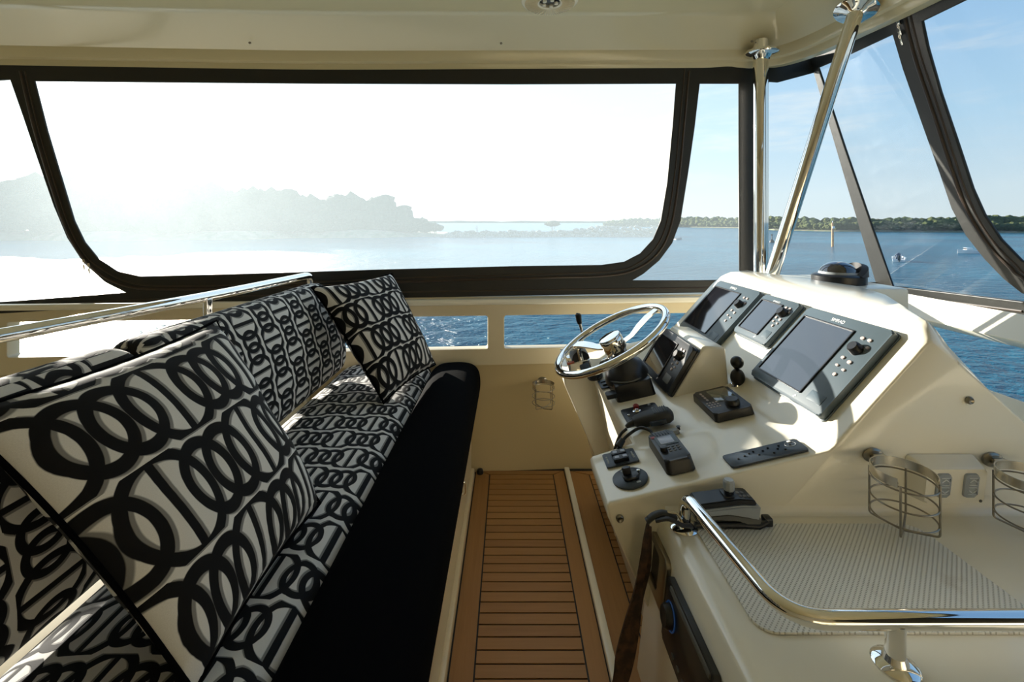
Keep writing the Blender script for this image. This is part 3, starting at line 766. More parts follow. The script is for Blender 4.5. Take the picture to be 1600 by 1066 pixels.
secs = [sec(0.995, 0.214, 0.336), sec(1.005, 0.212, 0.336), sec(1.035, 0.212, 0.336), sec(1.09, 0.212, 0.336), sec(1.15, 0.212, 0.336), sec(1.197, 0.212, 0.336), sec(1.212, 0.330, 0.40), sec(1.33, 0.330, 0.40), sec(1.5, 0.330, 0.40), sec(1.795, 0.330, 0.40),
        sec(1.810, 0.215, 0.336), sec(1.95, 0.215, 0.336), sec(2.035, 0.215, 0.336)]
bm = bmesh.new(); rings = [[bm.verts.new((x, y, z)) for x, z in pr_] for y, pr_ in secs]
n = len(rings[0])
for i in range(len(rings)-1):
    for k in range(n): bm.faces.new((rings[i][k], rings[i][(k+1) % n], rings[i+1][(k+1) % n], rings[i+1][k]))
bm.faces.new(rings[0][::-1]); bm.faces.new(rings[-1])
bmesh.ops.recalc_face_normals(bm, faces=bm.faces[:])
sharp = [e for e in bm.edges if len(e.link_faces) == 2 and e.calc_face_angle(0) > math.radians(55)]
bmesh.ops.bevel(bm, geom=sharp, offset=0.009, segments=3, profile=0.5, affect='EDGES', clamp_overlap=True)
def Cc(o): return child_world(o, con)
Cc(build('dash', bm, M['gel'], smooth=50))
# counter moulding with its cabinet side
bm = bmesh.new(); ZC = 0.616
cp_ = [(0.42, 0.0), (0.286, 0.25), (0.322, 0.575), (0.330, 0.600), (0.336, 0.610), (0.350, ZC), (1.47, ZC), (1.47, 0.0)]
cs = [(0.30, 0.0), (0.40, 0.0), (0.9, 0.0), (1.02, 0.0)]
rings = [[bm.verts.new((x, y, z)) for x, z in cp_] for y, _ in cs]; n = len(cp_)
for i in range(len(rings)-1):
    for k in range(n): bm.faces.new((rings[i][k], rings[i][(k+1) % n], rings[i+1][(k+1) % n], rings[i+1][k]))
bm.faces.new(rings[0][::-1]); bm.faces.new(rings[-1])
Cc(build('counter', bm, M['gel'], smooth=60))
# cove fillet where the counter meets the dash face
bm = bmesh.new()
for i in range(6):
    a0 = PI/2*i/5; r = 0.018
    for x in (0.34, 1.47): bm.verts.new((x, 0.996-r+r*math.sin(a0), ZC+0.0005+r-r*math.cos(a0)))
bm.verts.ensure_lookup_table()
for i in range(5): bm.faces.new([bm.verts[k] for k in (2*i, 2*i+1, 2*i+3, 2*i+2)])
Cc(build('cove', bm, M['gel']))
# small raised box on the shelf that carries the radar display
bx = chaikin([(0.505, 0.695), (0.598, 0.850), (0.610, 0.862), (0.675, 0.858), (0.690, 0.70)], 0)
bm = bmesh.new(); r0 = [bm.verts.new((x, 1.42, z)) for x, z in bx]; r1 = [bm.verts.new((x, 1.705, z)) for x, z in bx]
for k in range(5): bm.faces.new((r0[k], r0[(k+1) % 5], r1[(k+1) % 5], r1[k]))
bm.faces.new(r0[::-1]); bm.faces.new(r1); bmesh.ops.recalc_face_normals(bm, faces=bm.faces[:])
bmesh.ops.bevel(bm, geom=bm.edges[:], offset=0.008, segments=3, profile=0.5, affect='EDGES')
Cc(build('display_pod', bm, M['gel'], smooth=50))
# little plinth under the compass, forward of the crest
bm = bmesh.new(); add_box(bm, (0.34, 0.42, 0.30), (1.23, 1.80, 0.868), bev=0.012)
Cc(build('compass_plinth', bm, M['gel']))
# faint screw heads
for p in ((1.003, 0.993, 0.861), (0.241, 0.993, 0.603)):
    bm = bmesh.new(); add_lathe(bm, [(0.0085, 0), (0.0085, 0.003), (0.006, 0.006), (0.003, 0.004), (0.001, 0.004)], axis_mat(p, (0, -1, 0)), 16); Cc(build('screw', bm, M['dsteel']))

SU = Vector((0.9737, 0, 0.2278)); SN = Vector((-0.2278, 0, 0.9737)); FU_ = Vector((0.6672, 0, 0.7448)); FN_ = Vector((-0.7448, 0, 0.6672)); RT = Vector((0, -1, 0))
def shelf_pt(x, y): return Vector((x, y, 0.584+0.234*x))

# ---- multifunction displays
def display(cx_, cy_, cz_, w, h, label, up, nrm, group='flush displays on the instrument pod', scr=(0.06, 0.62, 0.13, 0.11), mat='slate', words='SIMRAD'):
    org = Vector((cx_, cy_, cz_)); t = empty('chart_display', mat=frame(org, RT, up, nrm)); tag(t, label, 'display', group); bpy.context.view_layer.update()
    bm = bmesh.new(); add_slab(bm, w, h, 0.020, (0, 0, 0.0), 0.010, 0.005); add_slab(bm, w+0.006, h+0.006, 0.007, (0, 0, -0.002), 0.012, 0.001)
    build('housing', bm, M[mat], t)
    l, sw, tp, bt = scr; sx0 = -w/2+l*w; sw_ = sw*w; sy0 = -h/2+bt*h; sh = h*(1-tp-bt)
    scx, scy = sx0+sw_/2, sy0+sh/2
    o = plate2d('screen_surround', [rect(scx-sw_/2-0.004, scy-sh/2-0.004, scx+sw_/2+0.004, scy+sh/2+0.004, 0.004), rect(scx-sw_/2, scy-sh/2, scx+sw_/2, scy+sh/2, 0.002)], T((0, 0, 0.0215)), 0.003, 0.0005, M['black'], t)
    bm = bmesh.new(); add_box(bm, (sw_+0.002, sh+0.002, 0.001), (scx, scy, 0.0205)); build('screen', bm, M['glass'], t)
    kx = (sx0+sw_+w/2)/2; top = h*0.5
    bm = bmesh.new(); add_lathe(bm, [(0.017, 0.019), (0.015, 0.034), (0.012, 0.038), (0.001, 0.038)], T((kx, h*0.21, 0)), 24); build('knob', bm, M['black'], t)
    k = 0
    for (dx, dy, bw, bh) in ((-0.010, 0.335, 0.013, 0.009), (0.012, 0.335, 0.013, 0.009), (0.022, 0.26, 0.010, 0.008), (-0.016, 0.09, 0.012, 0.009), (0.010, 0.07, 0.014, 0.010), (-0.014, 0.0, 0.012, 0.007), (0.012, -0.02, 0.012, 0.007), (0.0, -0.09, 0.011, 0.010)):
        s = min(1.0, (w/2-(sx0+sw_))/0.075); bm = bmesh.new(); add_slab(bm, bw*s*0.85, bh*0.9, 0.0035, (kx+dx*s, dy*h, 0.0195), 0.003, 0.001); build('button', bm, M['btn'], t)
    if words: text('lettering', words, 0.014 if w > 0.25 else 0.011, T((-w*0.05, h/2-0.018, 0.0203)), M['print_'], t)
    bm = bmesh.new(); add_slab(bm, 0.05*w/0.3, 0.028, 0.001, (kx+0.004, -h/2+0.036, 0.0198), 0.003, 0.0003); build('card_door', bm, M['dgrey'] if mat == 'black' else M['slate'], t)
    bm = bmesh.new(); z = 0.0206
    x, y = sx0+sw_*0.97, -h/2+0.013
    for tri in (((-0.005, -0.003), (0.002, -0.004), (0.000, 0.003)), ((0.000, -0.002), (0.006, 0.001), (0.001, 0.005))): bm.faces.new([bm.verts.new((x+a_, y+b_, z)) for a_, b_ in tri])
    build('emblem', bm, M['print_'], t, smooth=0)
    return t
display(0.829, 1.791, 0.889, 0.325, 0.262, 'large flush chart display farthest from the camera, top left of the pod', FU_, FN_)
display(0.857, 1.502, 0.920, 0.196, 0.172, 'small flush chart display between the two large ones', FU_, FN_, scr=(0.08, 0.58, 0.15, 0.14))
display(0.824, 1.212, 0.883, 0.305, 0.268, 'large flush chart display nearest the camera on the pod', FU_, FN_)
# radar display on its own little pod
bu = Vector((0.093, 0, 0.155)).normalized(); bn = Vector((-bu.z, 0, bu.x))
r_ = display(0.550, 1.562, 0.776, 0.285, 0.168, 'black display with oval button row on the small box beside the steering wheel', bu, bn, None, scr=(0.08, 0.55, 0.14, 0.14), mat='black', words=None)
r_.name = 'radar_display'


# ---- steering wheel and helm unit
HUB = Vector((0.345, 1.555, 0.850)); al = math.radians(30)
wu = Vector((math.cos(al), 0, math.sin(al))); wn = Vector((-math.sin(al), 0, math.cos(al)))
wm = frame(HUB, wu, Vector((0, 1, 0)), wu.cross(Vector((0, 1, 0))))
t = empty('steering_wheel', mat=wm); tag(t, 'polished steel steering wheel with three flat spokes on a black helm unit', 'steering wheel'); bpy.context.view_layer.update()
R = 0.205
bm = bmesh.new(); add_tube(bm, [(R*math.cos(a), R*math.sin(a), 0.0) for a in [2*PI*k/96 for k in range(96)]], 0.0128, 20, closed=True); build('rim', bm, M['chrome'], t)
for k, a0 in enumerate((8, 128, 248)):
    a = math.radians(a0); bm = bmesh.new()
    prof_ = [(0.035, 0.011, -0.030), (0.07, 0.011, -0.028), (0.11, 0.016, -0.014), (0.15, 0.017, -0.004), (R-0.008, 0.015, 0.0)]
    top = []; bot = []
    for r, w, z in prof_:
        for s, lst in ((1, top), (-1, bot)):
            for zz in (0.003, -0.003): lst.append(bm.verts.new((r*math.cos(a)-s*w*math.sin(a), r*math.sin(a)+s*w*math.cos(a), z+zz)))
    for i in range(len(prof_)-1):
        a1, a2, b1, b2 = top[2*i], top[2*i+1], bot[2*i], bot[2*i+1]; c1, c2, d1, d2 = top[2*i+2], top[2*i+3], bot[2*i+2], bot[2*i+3]
        for q in ((a1, c1, d1, b1), (a2, b2, d2, c2), (a1, a2, c2, c1), (b1, d1, d2, b2)): bm.faces.new(q)
    bm.faces.new((top[0], bot[0], bot[1], top[1])); bm.faces.new((top[-2], top[-1], bot[-1], bot[-2])); build('spoke', bm, M['chrome'], t, smooth=30)
bm = bmesh.new(); add_lathe(bm, [(0.030, -0.055), (0.037, -0.042), (0.040, -0.038), (0.040, 0.006), (0.038, 0.010), (0.030, 0.012), (0.001, 0.012)], None, 40); build('hub', bm, M['chrome'], t)
hb = Vector((0.412, 1.555, 0.681))
t = empty('helm_unit', mat=frame(hb, RT, SU, SN)); tag(t, 'black tilt helm housing under the polished steering wheel', 'helm unit'); bpy.context.view_layer.update()
bm = bmesh.new(); add_slab(bm, 0.178, 0.128, 0.052, (0, 0, -0.002), 0.012, 0.006, taper=0.06); build('base', bm, M['black'], t)
loc_hub = frame(hb, RT, SU, SN).inverted() @ (HUB-wn*0.05)
bm = bmesh.new(); pts = []; prs = [(0.0, 0.076), (0.12, 0.074), (0.25, 0.070), (0.45, 0.063), (0.62, 0.046), (0.70, 0.040), (0.86, 0.033), (1.0, 0.031)]
s0 = Vector((0, 0, 0.045)); add_tube(bm, [s0.lerp(loc_hub, a) for a, r in prs], [r for a, r in prs], 32); build('boot', bm, M['black'], t, smooth=70)
bm = bmesh.new(); add_tube(bm, [s0+Vector((0.078*math.cos(a), 0.064*math.sin(a)-0.004, 0.008)) for a in [2*PI*k/40 for k in range(40)]], 0.003, 6, closed=True); build('boot_ring', bm, M['dgrey'], t)
bm = bmesh.new(); add_slab(bm, 0.034, 0.036, 0.014, (0.070, -0.076, 0.016), 0.006, 0.003); add_box(bm, (0.02, 0.04, 0.012), (0.066, -0.05, 0.020), bev=0.003); build('tilt_lever', bm, M['black'], t)
bm = bmesh.new(); add_lathe(bm, [(0.020, 0), (0.022, 0.006), (0.016, 0.014)], T(loc_hub-(loc_hub-s0)*0.28), 24); build('collar', bm, M['steel'], t)

# ---- throttle and shift control at the far wing of the dash
p = Vector((0.290, 1.90, shelf_pt(0.290, 0).z)); t = empty('throttle_control', mat=frame(p, RT, SU, SN)); tag(t, 'twin lever engine throttle behind the far side of the steering wheel', 'throttle'); bpy.context.view_layer.update()
bm = bmesh.new(); add_slab(bm, 0.13, 0.10, 0.034, (0, 0, 0), 0.012, 0.005, taper=0.1); build('base', bm, M['chrome'], t)
bm = bmesh.new(); add_lathe(bm, [(0.036, -0.045), (0.038, -0.03), (0.038, 0.03), (0.036, 0.045)], axis_mat((0, 0.01, 0.035), (1, 0, 0)), 32); build('barrel', bm, M['black'], t)
bm = bmesh.new(); add_box(bm, (0.009, 0.02, 0.07), (0.052, 0.01, 0.06), bev=0.003); add_slab(bm, 0.028, 0.105, 0.010, (0.05, -0.012, 0.085), 0.008, 0.003); build('lever', bm, M['chrome'], t)
bm = bmesh.new(); add_tube(bm, [(-0.052, 0.02, 0.03), (-0.052, 0.05, 0.10), (-0.050, 0.048, 0.165)], [0.006, 0.0055, 0.007], 12); build('lever', bm, M['chrome'], t)
bm = bmesh.new(); add_tube(bm, [(-0.050, 0.048, 0.155), (-0.050, 0.048, 0.17), (-0.050, 0.050, 0.195), (-0.050, 0.052, 0.20)], [0.009, 0.012, 0.013, 0.008], 14); build('lever_knob', bm, M['black'], t)
bm = bmesh.new(); add_slab(bm, 0.018, 0.03, 0.006, (0.058, -0.035, 0.034), 0.004, 0.002); build('trim_button', bm, M['orange'], t)

# ---- small dark fittings on the shelf
def dev(name, label, cat, x, y, right=RT, up=SU, lift=0.0, group=None):
    o = empty(name, mat=frame(shelf_pt(x, y)+SN*(0.001+lift), right, up, SN)); tag(o, label, cat, group); bpy.context.view_layer.update(); return o
t = dev('gauge_cup', 'round black cup shaped instrument tucked beside the helm unit under the wheel rim', 'gauge', 0.325, 1.715)
bm = bmesh.new(); add_lathe(bm, [(0.026, 0), (0.030, 0.006), (0.030, 0.030), (0.027, 0.034), (0.025, 0.030), (0.001, 0.030)], None, 32); build('body', bm, M['navy'], t)
t = dev('trim_tab_switch', 'small black switch plate partly hidden by the helm unit', 'switch panel', 0.337, 1.655)
bm = bmesh.new(); add_slab(bm, 0.075, 0.05, 0.005, (0.02, 0.012, 0), 0.005, 0.002); build('plate', bm, M['navy'], t)
for k in (-1, 1):
    bm = bmesh.new(); add_slab(bm, 0.014, 0.024, 0.007, (0.02+k*0.014, 0.008, 0.004), 0.003, 0.002); build('rocker', bm, M['slate'], t)

t = dev('ignition_panel', 'black engine start panel with red button and chrome key ring under the microphone', 'switch panel', 0.395, 1.352)
bm = bmesh.new(); add_slab(bm, 0.098, 0.108, 0.006, (0, 0, 0), 0.006, 0.002); build('plate', bm, M['black'], t)
bm = bmesh.new(); add_lathe(bm, [(0.012, 0.005), (0.012, 0.012), (0.009, 0.013), (0.009, 0.008)], T((-0.010, -0.012, 0)), 24); build('key_switch', bm, M['chrome'], t)
bm = bmesh.new(); add_lathe(bm, [(0.009, 0.004), (0.009, 0.014), (0.006, 0.017), (0.001, 0.017)], T((-0.038, -0.006, 0)), 24); build('stop_button', bm, M['red'], t)
for k, (x, y) in enumerate(((-0.036, 0.034), (-0.005, 0.034), (0.024, 0.034), (0.0, -0.040))):
    bm = bmesh.new(); add_lathe(bm, [(0.005, 0.004), (0.004, 0.010), (0.001, 0.011)], T((x, y, 0)), 14); build('indicator', bm, M['grey'] if k != 3 else M['steel'], t)

# hand microphone lying across the panel edge, with its coiled lead dropping over the notch
t = dev('hand_microphone', 'black radio hand microphone lying beside the handheld-style radio unit', 'microphone', 0.405, 1.272, lift=0.004)
t['label'] = 'black radio hand microphone lying over the near edge of the engine start panel'
bm = bmesh.new()
body = [(-0.055, 0.012, 0.010), (-0.045, 0.020, 0.014), (-0.02, 0.026, 0.017), (0.015, 0.030, 0.019), (0.040, 0.030, 0.018), (0.052, 0.024, 0.014), (0.057, 0.012, 0.008)]
rings = []
for yy, wx, hz in body:
    rings.append([bm.verts.new((wx*math.copysign(abs(math.cos(a))**0.7, math.cos(a)), yy, 0.020+hz*math.copysign(abs(math.sin(a))**0.75, math.sin(a)))) for a in [2*PI*k/24 for k in range(24)]])
for i in range(len(rings)-1):
    for k in range(24): bm.faces.new((rings[i][k], rings[i][(k+1) % 24], rings[i+1][(k+1) % 24], rings[i+1][k]))
bm.faces.new(rings[0]); bm.faces.new(rings[-1]); build('body', bm, M['blackm'], t, smooth=60)
bm = bmesh.new()
for k in range(7): add_box(bm, (0.034, 0.0022, 0.004), (0, 0.006+k*0.006, 0.0375), bev=0.0005)
build('speaker_slots', bm, M['navy'], t)
bm = bmesh.new(); add_tube(bm, [(0, -0.052, 0.018), (0.002, -0.068, 0.016), (0.004, -0.078, 0.013)], [0.010, 0.008, 0.005], 12); build('strain_relief', bm, M['black'], t)
bm = bmesh.new(); add_slab(bm, 0.010, 0.045, 0.010, (0.031, 0.006, 0.014), 0.004, 0.003); build('talk_button', bm, M['navy'], t)
lead = smooth_path([shelf_pt(0.327, 1.270)+Vector((0.0, 0, 0.012)), Vector((0.305, 1.262, 0.655)), Vector((0.285, 1.245, 0.610)), Vector((0.280, 1.23, 0.54)), Vector((0.30, 1.23, 0.45))], 8)
bm = bmesh.new(); add_tube(bm, lead, 0.0042, 10); child_world(build('lead', bm, M['black']), t)

t = dev('radio_unit', 'upright black radio unit with pale screen and keypad near the shelf corner', 'radio', 0.395, 1.112, right=SU, up=Vector((0, 1, 0)))
bm = bmesh.new(); add_slab(bm, 0.068, 0.150, 0.030, (0, 0, 0), 0.012, 0.006, taper=0.08); build('housing', bm, M['black'], t)
bm = bmesh.new()
for k in range(6): add_box(bm, (0.0035, 0.018, 0.002), (-0.018+k*0.0072, 0.056, 0.030), bev=0.0006)
build('speaker_slots', bm, M['navy'], t)
bm = bmesh.new(); add_slab(bm, 0.050, 0.044, 0.002, (0.002, 0.020, 0.0292), 0.003, 0.0008); build('bezel', bm, M['slate'], t)
bm = bmesh.new(); add_slab(bm, 0.034, 0.034, 0.0012, (0.001, 0.020, 0.0308), 0.002, 0.0005); build('screen', bm, M['lcd'], t)
for i in range(3):
    for j in range(3):
        bm = bmesh.new(); add_slab(bm, 0.007, 0.005, 0.002, (-0.004+i*0.011, -0.012-j*0.009, 0.0294), 0.002, 0.0006); build('key', bm, M['dgrey'], t)
bm = bmesh.new(); add_lathe(bm, [(0.009, 0.028), (0.008, 0.040), (0.001, 0.041)], T((-0.018, -0.022, 0)), 20); build('knob', bm, M['black'], t)
bm = bmesh.new(); add_slab(bm, 0.012, 0.010, 0.003, (-0.024, 0.044, 0.028), 0.003, 0.001); build('distress_button', bm, M['red'], t)
bm = bmesh.new(); add_tube(bm, smooth_path([(-0.016, 0.070, 0.018), (-0.018, 0.090, 0.026), (-0.040, 0.108, 0.030), (-0.075, 0.112, 0.016), (-0.100, 0.100, 0.006), (-0.112, 0.088, -0.002)], 6), 0.0042, 10)
add_tube(bm, [(-0.092, 0.106, 0.010), (-0.110, 0.092, 0.002)], [0.008, 0.010], 12); build('lead', bm, M['black'], t)

t = dev('microphone_clip', 'small grey steel microphone clip at the head of the radio unit', 'clip', 0.432, 1.212)
bm = bmesh.new(); add_slab(bm, 0.016, 0.040, 0.010, (0, 0, 0), 0.003, 0.002); build('plate', bm, M['grey'], t)
bm = bmesh.new(); add_lathe(bm, [(0.004, 0.009), (0.004, 0.016), (0.006, 0.018), (0.001, 0.019)], T((-0.002, 0.022, -0.004)), 12); build('stud', bm, M['black'], t)

t = dev('windlass_switch_panel', 'rectangular black rocker switch plate above the round thruster panel', 'switch panel', 0.281, 1.151)
bm = bmesh.new(); add_slab(bm, 0.062, 0.082, 0.004, (0, 0, 0), 0.004, 0.0015); build('plate', bm, M['navy'], t)
for k in (-1, 1):
    bm = bmesh.new(); add_slab(bm, 0.019, 0.038, 0.010, (k*0.0125, 0, 0.003), 0.003, 0.003); rk = build('rocker', bm, M['black'], t)
    for j in (-1, 1):
        bm = bmesh.new(); add_slab(bm, 0.010, 0.011, 0.001, (k*0.0125, j*0.010+0.001, 0.0128), 0.002, 0.0003); build('legend', bm, M['lcd'], rk)
text('lettering', 'WINDLASS', 0.0065, T((0.0, 0.032, 0.0043)), M['print_'], t); text('lettering', 'UP  DOWN', 0.006, T((0.0, -0.033, 0.0043)), M['print_'], t)

t = dev('thruster_switch', 'round black bow thruster joystick panel on the near shelf corner', 'switch panel', 0.282, 1.061)
bm = bmesh.new(); add_lathe(bm, [(0.041, 0), (0.041, 0.003), (0.038, 0.005), (0.001, 0.005)], None, 48); build('plate', bm, M['navy'], t)
bm = bmesh.new(); add_slab(bm, 0.034, 0.036, 0.008, (0, 0.002, 0.004), 0.008, 0.004); build('surround', bm, M['black'], t)
bm = bmesh.new(); add_slab(bm, 0.010, 0.020, 0.018, (-0.002, -0.004, 0.010), 0.004, 0.003); build('paddle', bm, M['black'], t)
bm = bmesh.new(); add_lathe(bm, [(0.0045, 0.004), (0.004, 0.012), (0.001, 0.013)], T((-0.008, 0.024, 0)), 14); build('indicator', bm, M['chrome'], t)
for x, y in ((-0.028, -0.010), (0.026, 0.014)):
    bm = bmesh.new(); add_slab(bm, 0.006, 0.010, 0.0008, (x, y, 0.0048), 0.002, 0.0002); build('arrow_mark', bm, M['grey'], t)

t = dev('alarm_panel', 'long low black instrument strip with rows of small lamps near the shelf front', 'instrument panel', 0.582, 1.0365, right=SU, up=Vector((0, 1, 0)))
bm = bmesh.new(); add_slab(bm, 0.176, 0.050, 0.004, (0, 0, 0), 0.005, 0.0015); build('plate', bm, M['navy'], t)
for x, y in ((-0.062, -0.002), (-0.045, 0.003), (-0.032, 0.008), (-0.015, -0.004), (-0.020, 0.012), (0.0, 0.007), (0.015, 0.013), (0.017, -0.009), (0.032, 0.002), (0.040, 0.012), (0.045, -0.007), (0.063, 0.006)):
    bm = bmesh.new(); add_lathe(bm, [(0.0028, 0.0035), (0.0024, 0.006), (0.0005, 0.0065)], T((x, y, 0)), 10); build('indicator', bm, M['black'], t)
bm = bmesh.new(); add_tube(bm, [(0.065+0.012*math.cos(a), 0.008+0.009*math.sin(a), 0.0042) for a in [2*PI*k/24 for k in range(24)]], 0.0006, 5, closed=True); build('ring_mark', bm, M['grey'], t)
bm = bmesh.new(); add_slab(bm, 0.008, 0.006, 0.0015, (0.068, 0.018, 0.0038), 0.0015, 0.0004); build('emblem', bm, M['print_'], t)

t = dev('autopilot_control', 'square black keypad controller with grey screen and rotary knob below the instrument pod', 'controller', 0.604, 1.290)
bm = bmesh.new(); add_slab(bm, 0.156, 0.108, 0.022, (0, 0, 0), 0.010, 0.005, taper=0.03); build('housing', bm, M['black'], t)
bm = bmesh.new(); add_slab(bm, 0.078, 0.058, 0.001, (-0.026, 0.014, 0.0218), 0.002, 0.0003); build('screen', bm, pbr('olive_lcd', (0.10, 0.105, 0.075), 0.12, coat=1.0), t)
bm = bmesh.new(); add_lathe(bm, [(0.019, 0.021), (0.019, 0.034), (0.016, 0.038), (0.001, 0.038)], T((0.042, 0.014, 0)), 32); build('knob', bm, M['black'], t)
for i in range(4):
    bm = bmesh.new(); add_slab(bm, 0.010, 0.006, 0.0014, (-0.056+i*0.015, -0.034, 0.0216), 0.002, 0.0004); build('key', bm, M['btn'], t)
for i in range(3):
    for j in range(4):
        bm = bmesh.new(); add_slab(bm, 0.006, 0.005, 0.0014, (0.010+i*0.013, -0.018-j*0.0085, 0.0216), 0.0015, 0.0004); build('key', bm, M['btn'], t)

t = empty('ball_mount', (0.700, 1.405, 0.752)); tag(t, 'pair of black balls on a stalk behind the small display box', 'ball mount'); bpy.context.view_layer.update()
def ball(r): return [(r*math.sin(PI*k/14)+1e-5, -r*math.cos(PI*k/14)) for k in range(15)]
bm = bmesh.new(); add_lathe(bm, ball(0.021), T((0.002, -0.005, 0.020)) @ Matrix.Scale(1.3, 4, (0, 0, 1)), 24); build('lower_ball', bm, M['black'], t, smooth=80)
bm = bmesh.new(); add_lathe(bm, ball(0.019), T((0.0, -0.005, 0.066)), 24); build('upper_ball', bm, M['black'], t, smooth=80)
bm = bmesh.new(); add_lathe(bm, [(0.020, -0.012), (0.018, 0.0), (0.007, 0.004), (0.007, 0.08)], None, 20); build('stalk', bm, M['chrome'], t)

# ---- compass on its plinth
t = empty('compass', (1.255, 1.735, 1.018)); tag(t, 'black domed magnetic compass on the ledge ahead of the pod', 'compass'); bpy.context.view_layer.update()
bm = bmesh.new(); add_lathe(bm, [(0.088, 0), (0.088, 0.028), (0.080, 0.034), (0.068, 0.036)], None, 40); build('base', bm, M['black'], t)
bm = bmesh.new(); add_lathe(bm, [(0.064*math.cos(a), 0.034+0.048*math.sin(a)) for a in [PI/2*k/10 for k in range(11)]], None, 40); build('dome', bm, M['glass'], t, smooth=80)
bm = bmesh.new(); add_lathe(bm, [(0.066, 0.036), (0.063, 0.044), (0.060, 0.044)], None, 40, cap=False); build('card_ring', bm, M['grey'], t)
hood = bmesh.new(); pr = []
for k in range(17):
    a = -PI*0.42+PI*0.84*k/16; pr.append((a))
vv = []
for a in pr:
    row = []
    for r, z in ((0.070, 0.030), (0.092, 0.030), (0.090, 0.062*math.cos(a*0.9)+0.010), (0.070, 0.070*math.cos(a*0.9)+0.008)): row.append(hood.verts.new((r*math.cos(a), r*math.sin(a), z)))
    vv.append(row)
for i in range(16):
    for k in range(4): hood.faces.new((vv[i][k], vv[i][(k+1) % 4], vv[i+1][(k+1) % 4], vv[i+1][k]))
hood.faces.new(vv[0]); hood.faces.new(vv[-1]); build('hood', hood, M['blackm'], t)

# ------------------------------------------------------------------ COUNTER THINGS
def cpt(px, py, z=0.616): return EYE+ray(px, py)*((CAMZ-z)*FPX/(py-CY))
# non-slip mat
t = empty('nonslip_mat', (0.61, 0.825, 0.6165)); bpy.data.objects.remove(t)
bm = bmesh.new(); t0 = bmesh.new(); add_slab(bm, 0.462, 0.252, 0.0035, (0, 0, 0), 0.03, 0.0012)
for v in bm.verts: v.co.x += 0.0
bm_o = build('nonslip_mat', bm, M['mat']); bm_o.location = (0.614, 0.824, 0.6168); t0.free()
tag(bm_o, 'cream woven non-slip mat lying on the counter beneath the wire cup holders', 'mat')

# counter handrail
t = empty('counter_handrail', (0.362, 0.945, ZC)); tag(t, 'bent polished steel handrail round the corner of the counter', 'rail'); bpy.context.view_layer.update()
bm = bmesh.new(); add_tube(bm, fillet_path([(0.362, 0.945, ZC), (0.364, 0.938, 0.684), (0.401, 0.652, 0.680), (1.35, 0.651, 0.680)], [0.030, 0.060], 12), 0.0125, 24); child_world(build('rail', bm, M['chrome']), t)
bm = bmesh.new(); add_tube(bm, [(0.552, 0.651, ZC), (0.552, 0.651, 0.678)], 0.0125, 24); child_world(build('rail_post', bm, M['chrome']), t)
for x, y in ((0.362, 0.945), (0.552, 0.651)):
    bm = bmesh.new(); add_lathe(bm, [(0.029, 0), (0.029, 0.002), (0.026, 0.005), (0.016, 0.008), (0.0125, 0.016)], T((x, y, ZC+0.0003)), 32); child_world(build('flange', bm, M['chrome']), t)

# control lever unit by the rail
t = empty('thruster_handset', mat=frame((0.450, 0.958, ZC+0.006), (1, 0.02, 0), (-0.02, 1, 0), (0, 0, 1))); tag(t, 'silver and black joystick handset standing behind the corner of the handrail', 'controller'); bpy.context.view_layer.update()
def wedge(pts, y0, y1, bev, name, mat):
    bm = bmesh.new(); a_ = [bm.verts.new((x, y0, z)) for x, z in pts]; b_ = [bm.verts.new((x, y1, z)) for x, z in pts]; n = len(pts)
    for k in range(n): bm.faces.new((a_[k], a_[(k+1) % n], b_[(k+1) % n], b_[k]))
    bm.faces.new(a_[::-1]); bm.faces.new(b_); bmesh.ops.recalc_face_normals(bm, faces=bm.faces[:])
    bmesh.ops.bevel(bm, geom=bm.edges[:], offset=bev, segments=2, affect='EDGES', clamp_overlap=True); return build(name, bm, mat, t)
wedge([(-0.065, 0.022), (0.0, 0.028), (0.045, 0.020), (0.062, 0.014), (0.066, 0.044), (0.03, 0.046), (-0.065, 0.036)], -0.028, 0.020, 0.003, 'body', M['grey'])
wedge([(-0.066, 0.036), (0.03, 0.047), (0.060, 0.045), (0.054, 0.056), (0.02, 0.058), (-0.062, 0.048)], -0.024, 0.020, 0.002, 'top_panel', M['black'])
wedge([(-0.066, 0.010), (-0.03, 0.016), (0.02, 0.014), (0.045, 0.002), (0.066, 0.002), (0.068, 0.018), (0.04, 0.022), (0.0, 0.028), (-0.066, 0.023)], -0.026, 0.022, 0.002, 'underside', M['dgrey'])
bm = bmesh.new(); add_tube(bm, [(-0.07, -0.022, 0.006), (0.03, -0.022, 0.004), (0.062, -0.024, 0.002), (0.082, -0.02, 0.008)], 0.006, 10); add_box(bm, (0.018, 0.02, 0.018), (0.086, -0.012, 0.006), bev=0.004); build('bracket', bm, M['black'], t)
bm = bmesh.new(); add_lathe(bm, [(0.010, 0.054), (0.010, 0.064), (0.005, 0.066)], T((0.012, 0.0, 0)), 20); add_slab(bm, 0.03, 0.03, 0.004, (0.012, 0, 0.054), 0.006, 0.002); build('joystick_boot', bm, M['black'], t)
bm = bmesh.new(); add_lathe(bm, [(0.010, 0.064), (0.0115, 0.067), (0.0115, 0.082), (0.009, 0.086), (0.001, 0.086)], T((0.012, 0.0, 0)), 10); build('joystick', bm, M['grey'], t, smooth=20)
for k in range(5):
    bm = bmesh.new(); add_slab(bm, 0.006, 0.008, 0.002, (0.030+(k % 3)*0.009, -0.012+(k//3)*0.012, 0.0565), 0.002, 0.0005); build('button', bm, M['dgrey'], t)

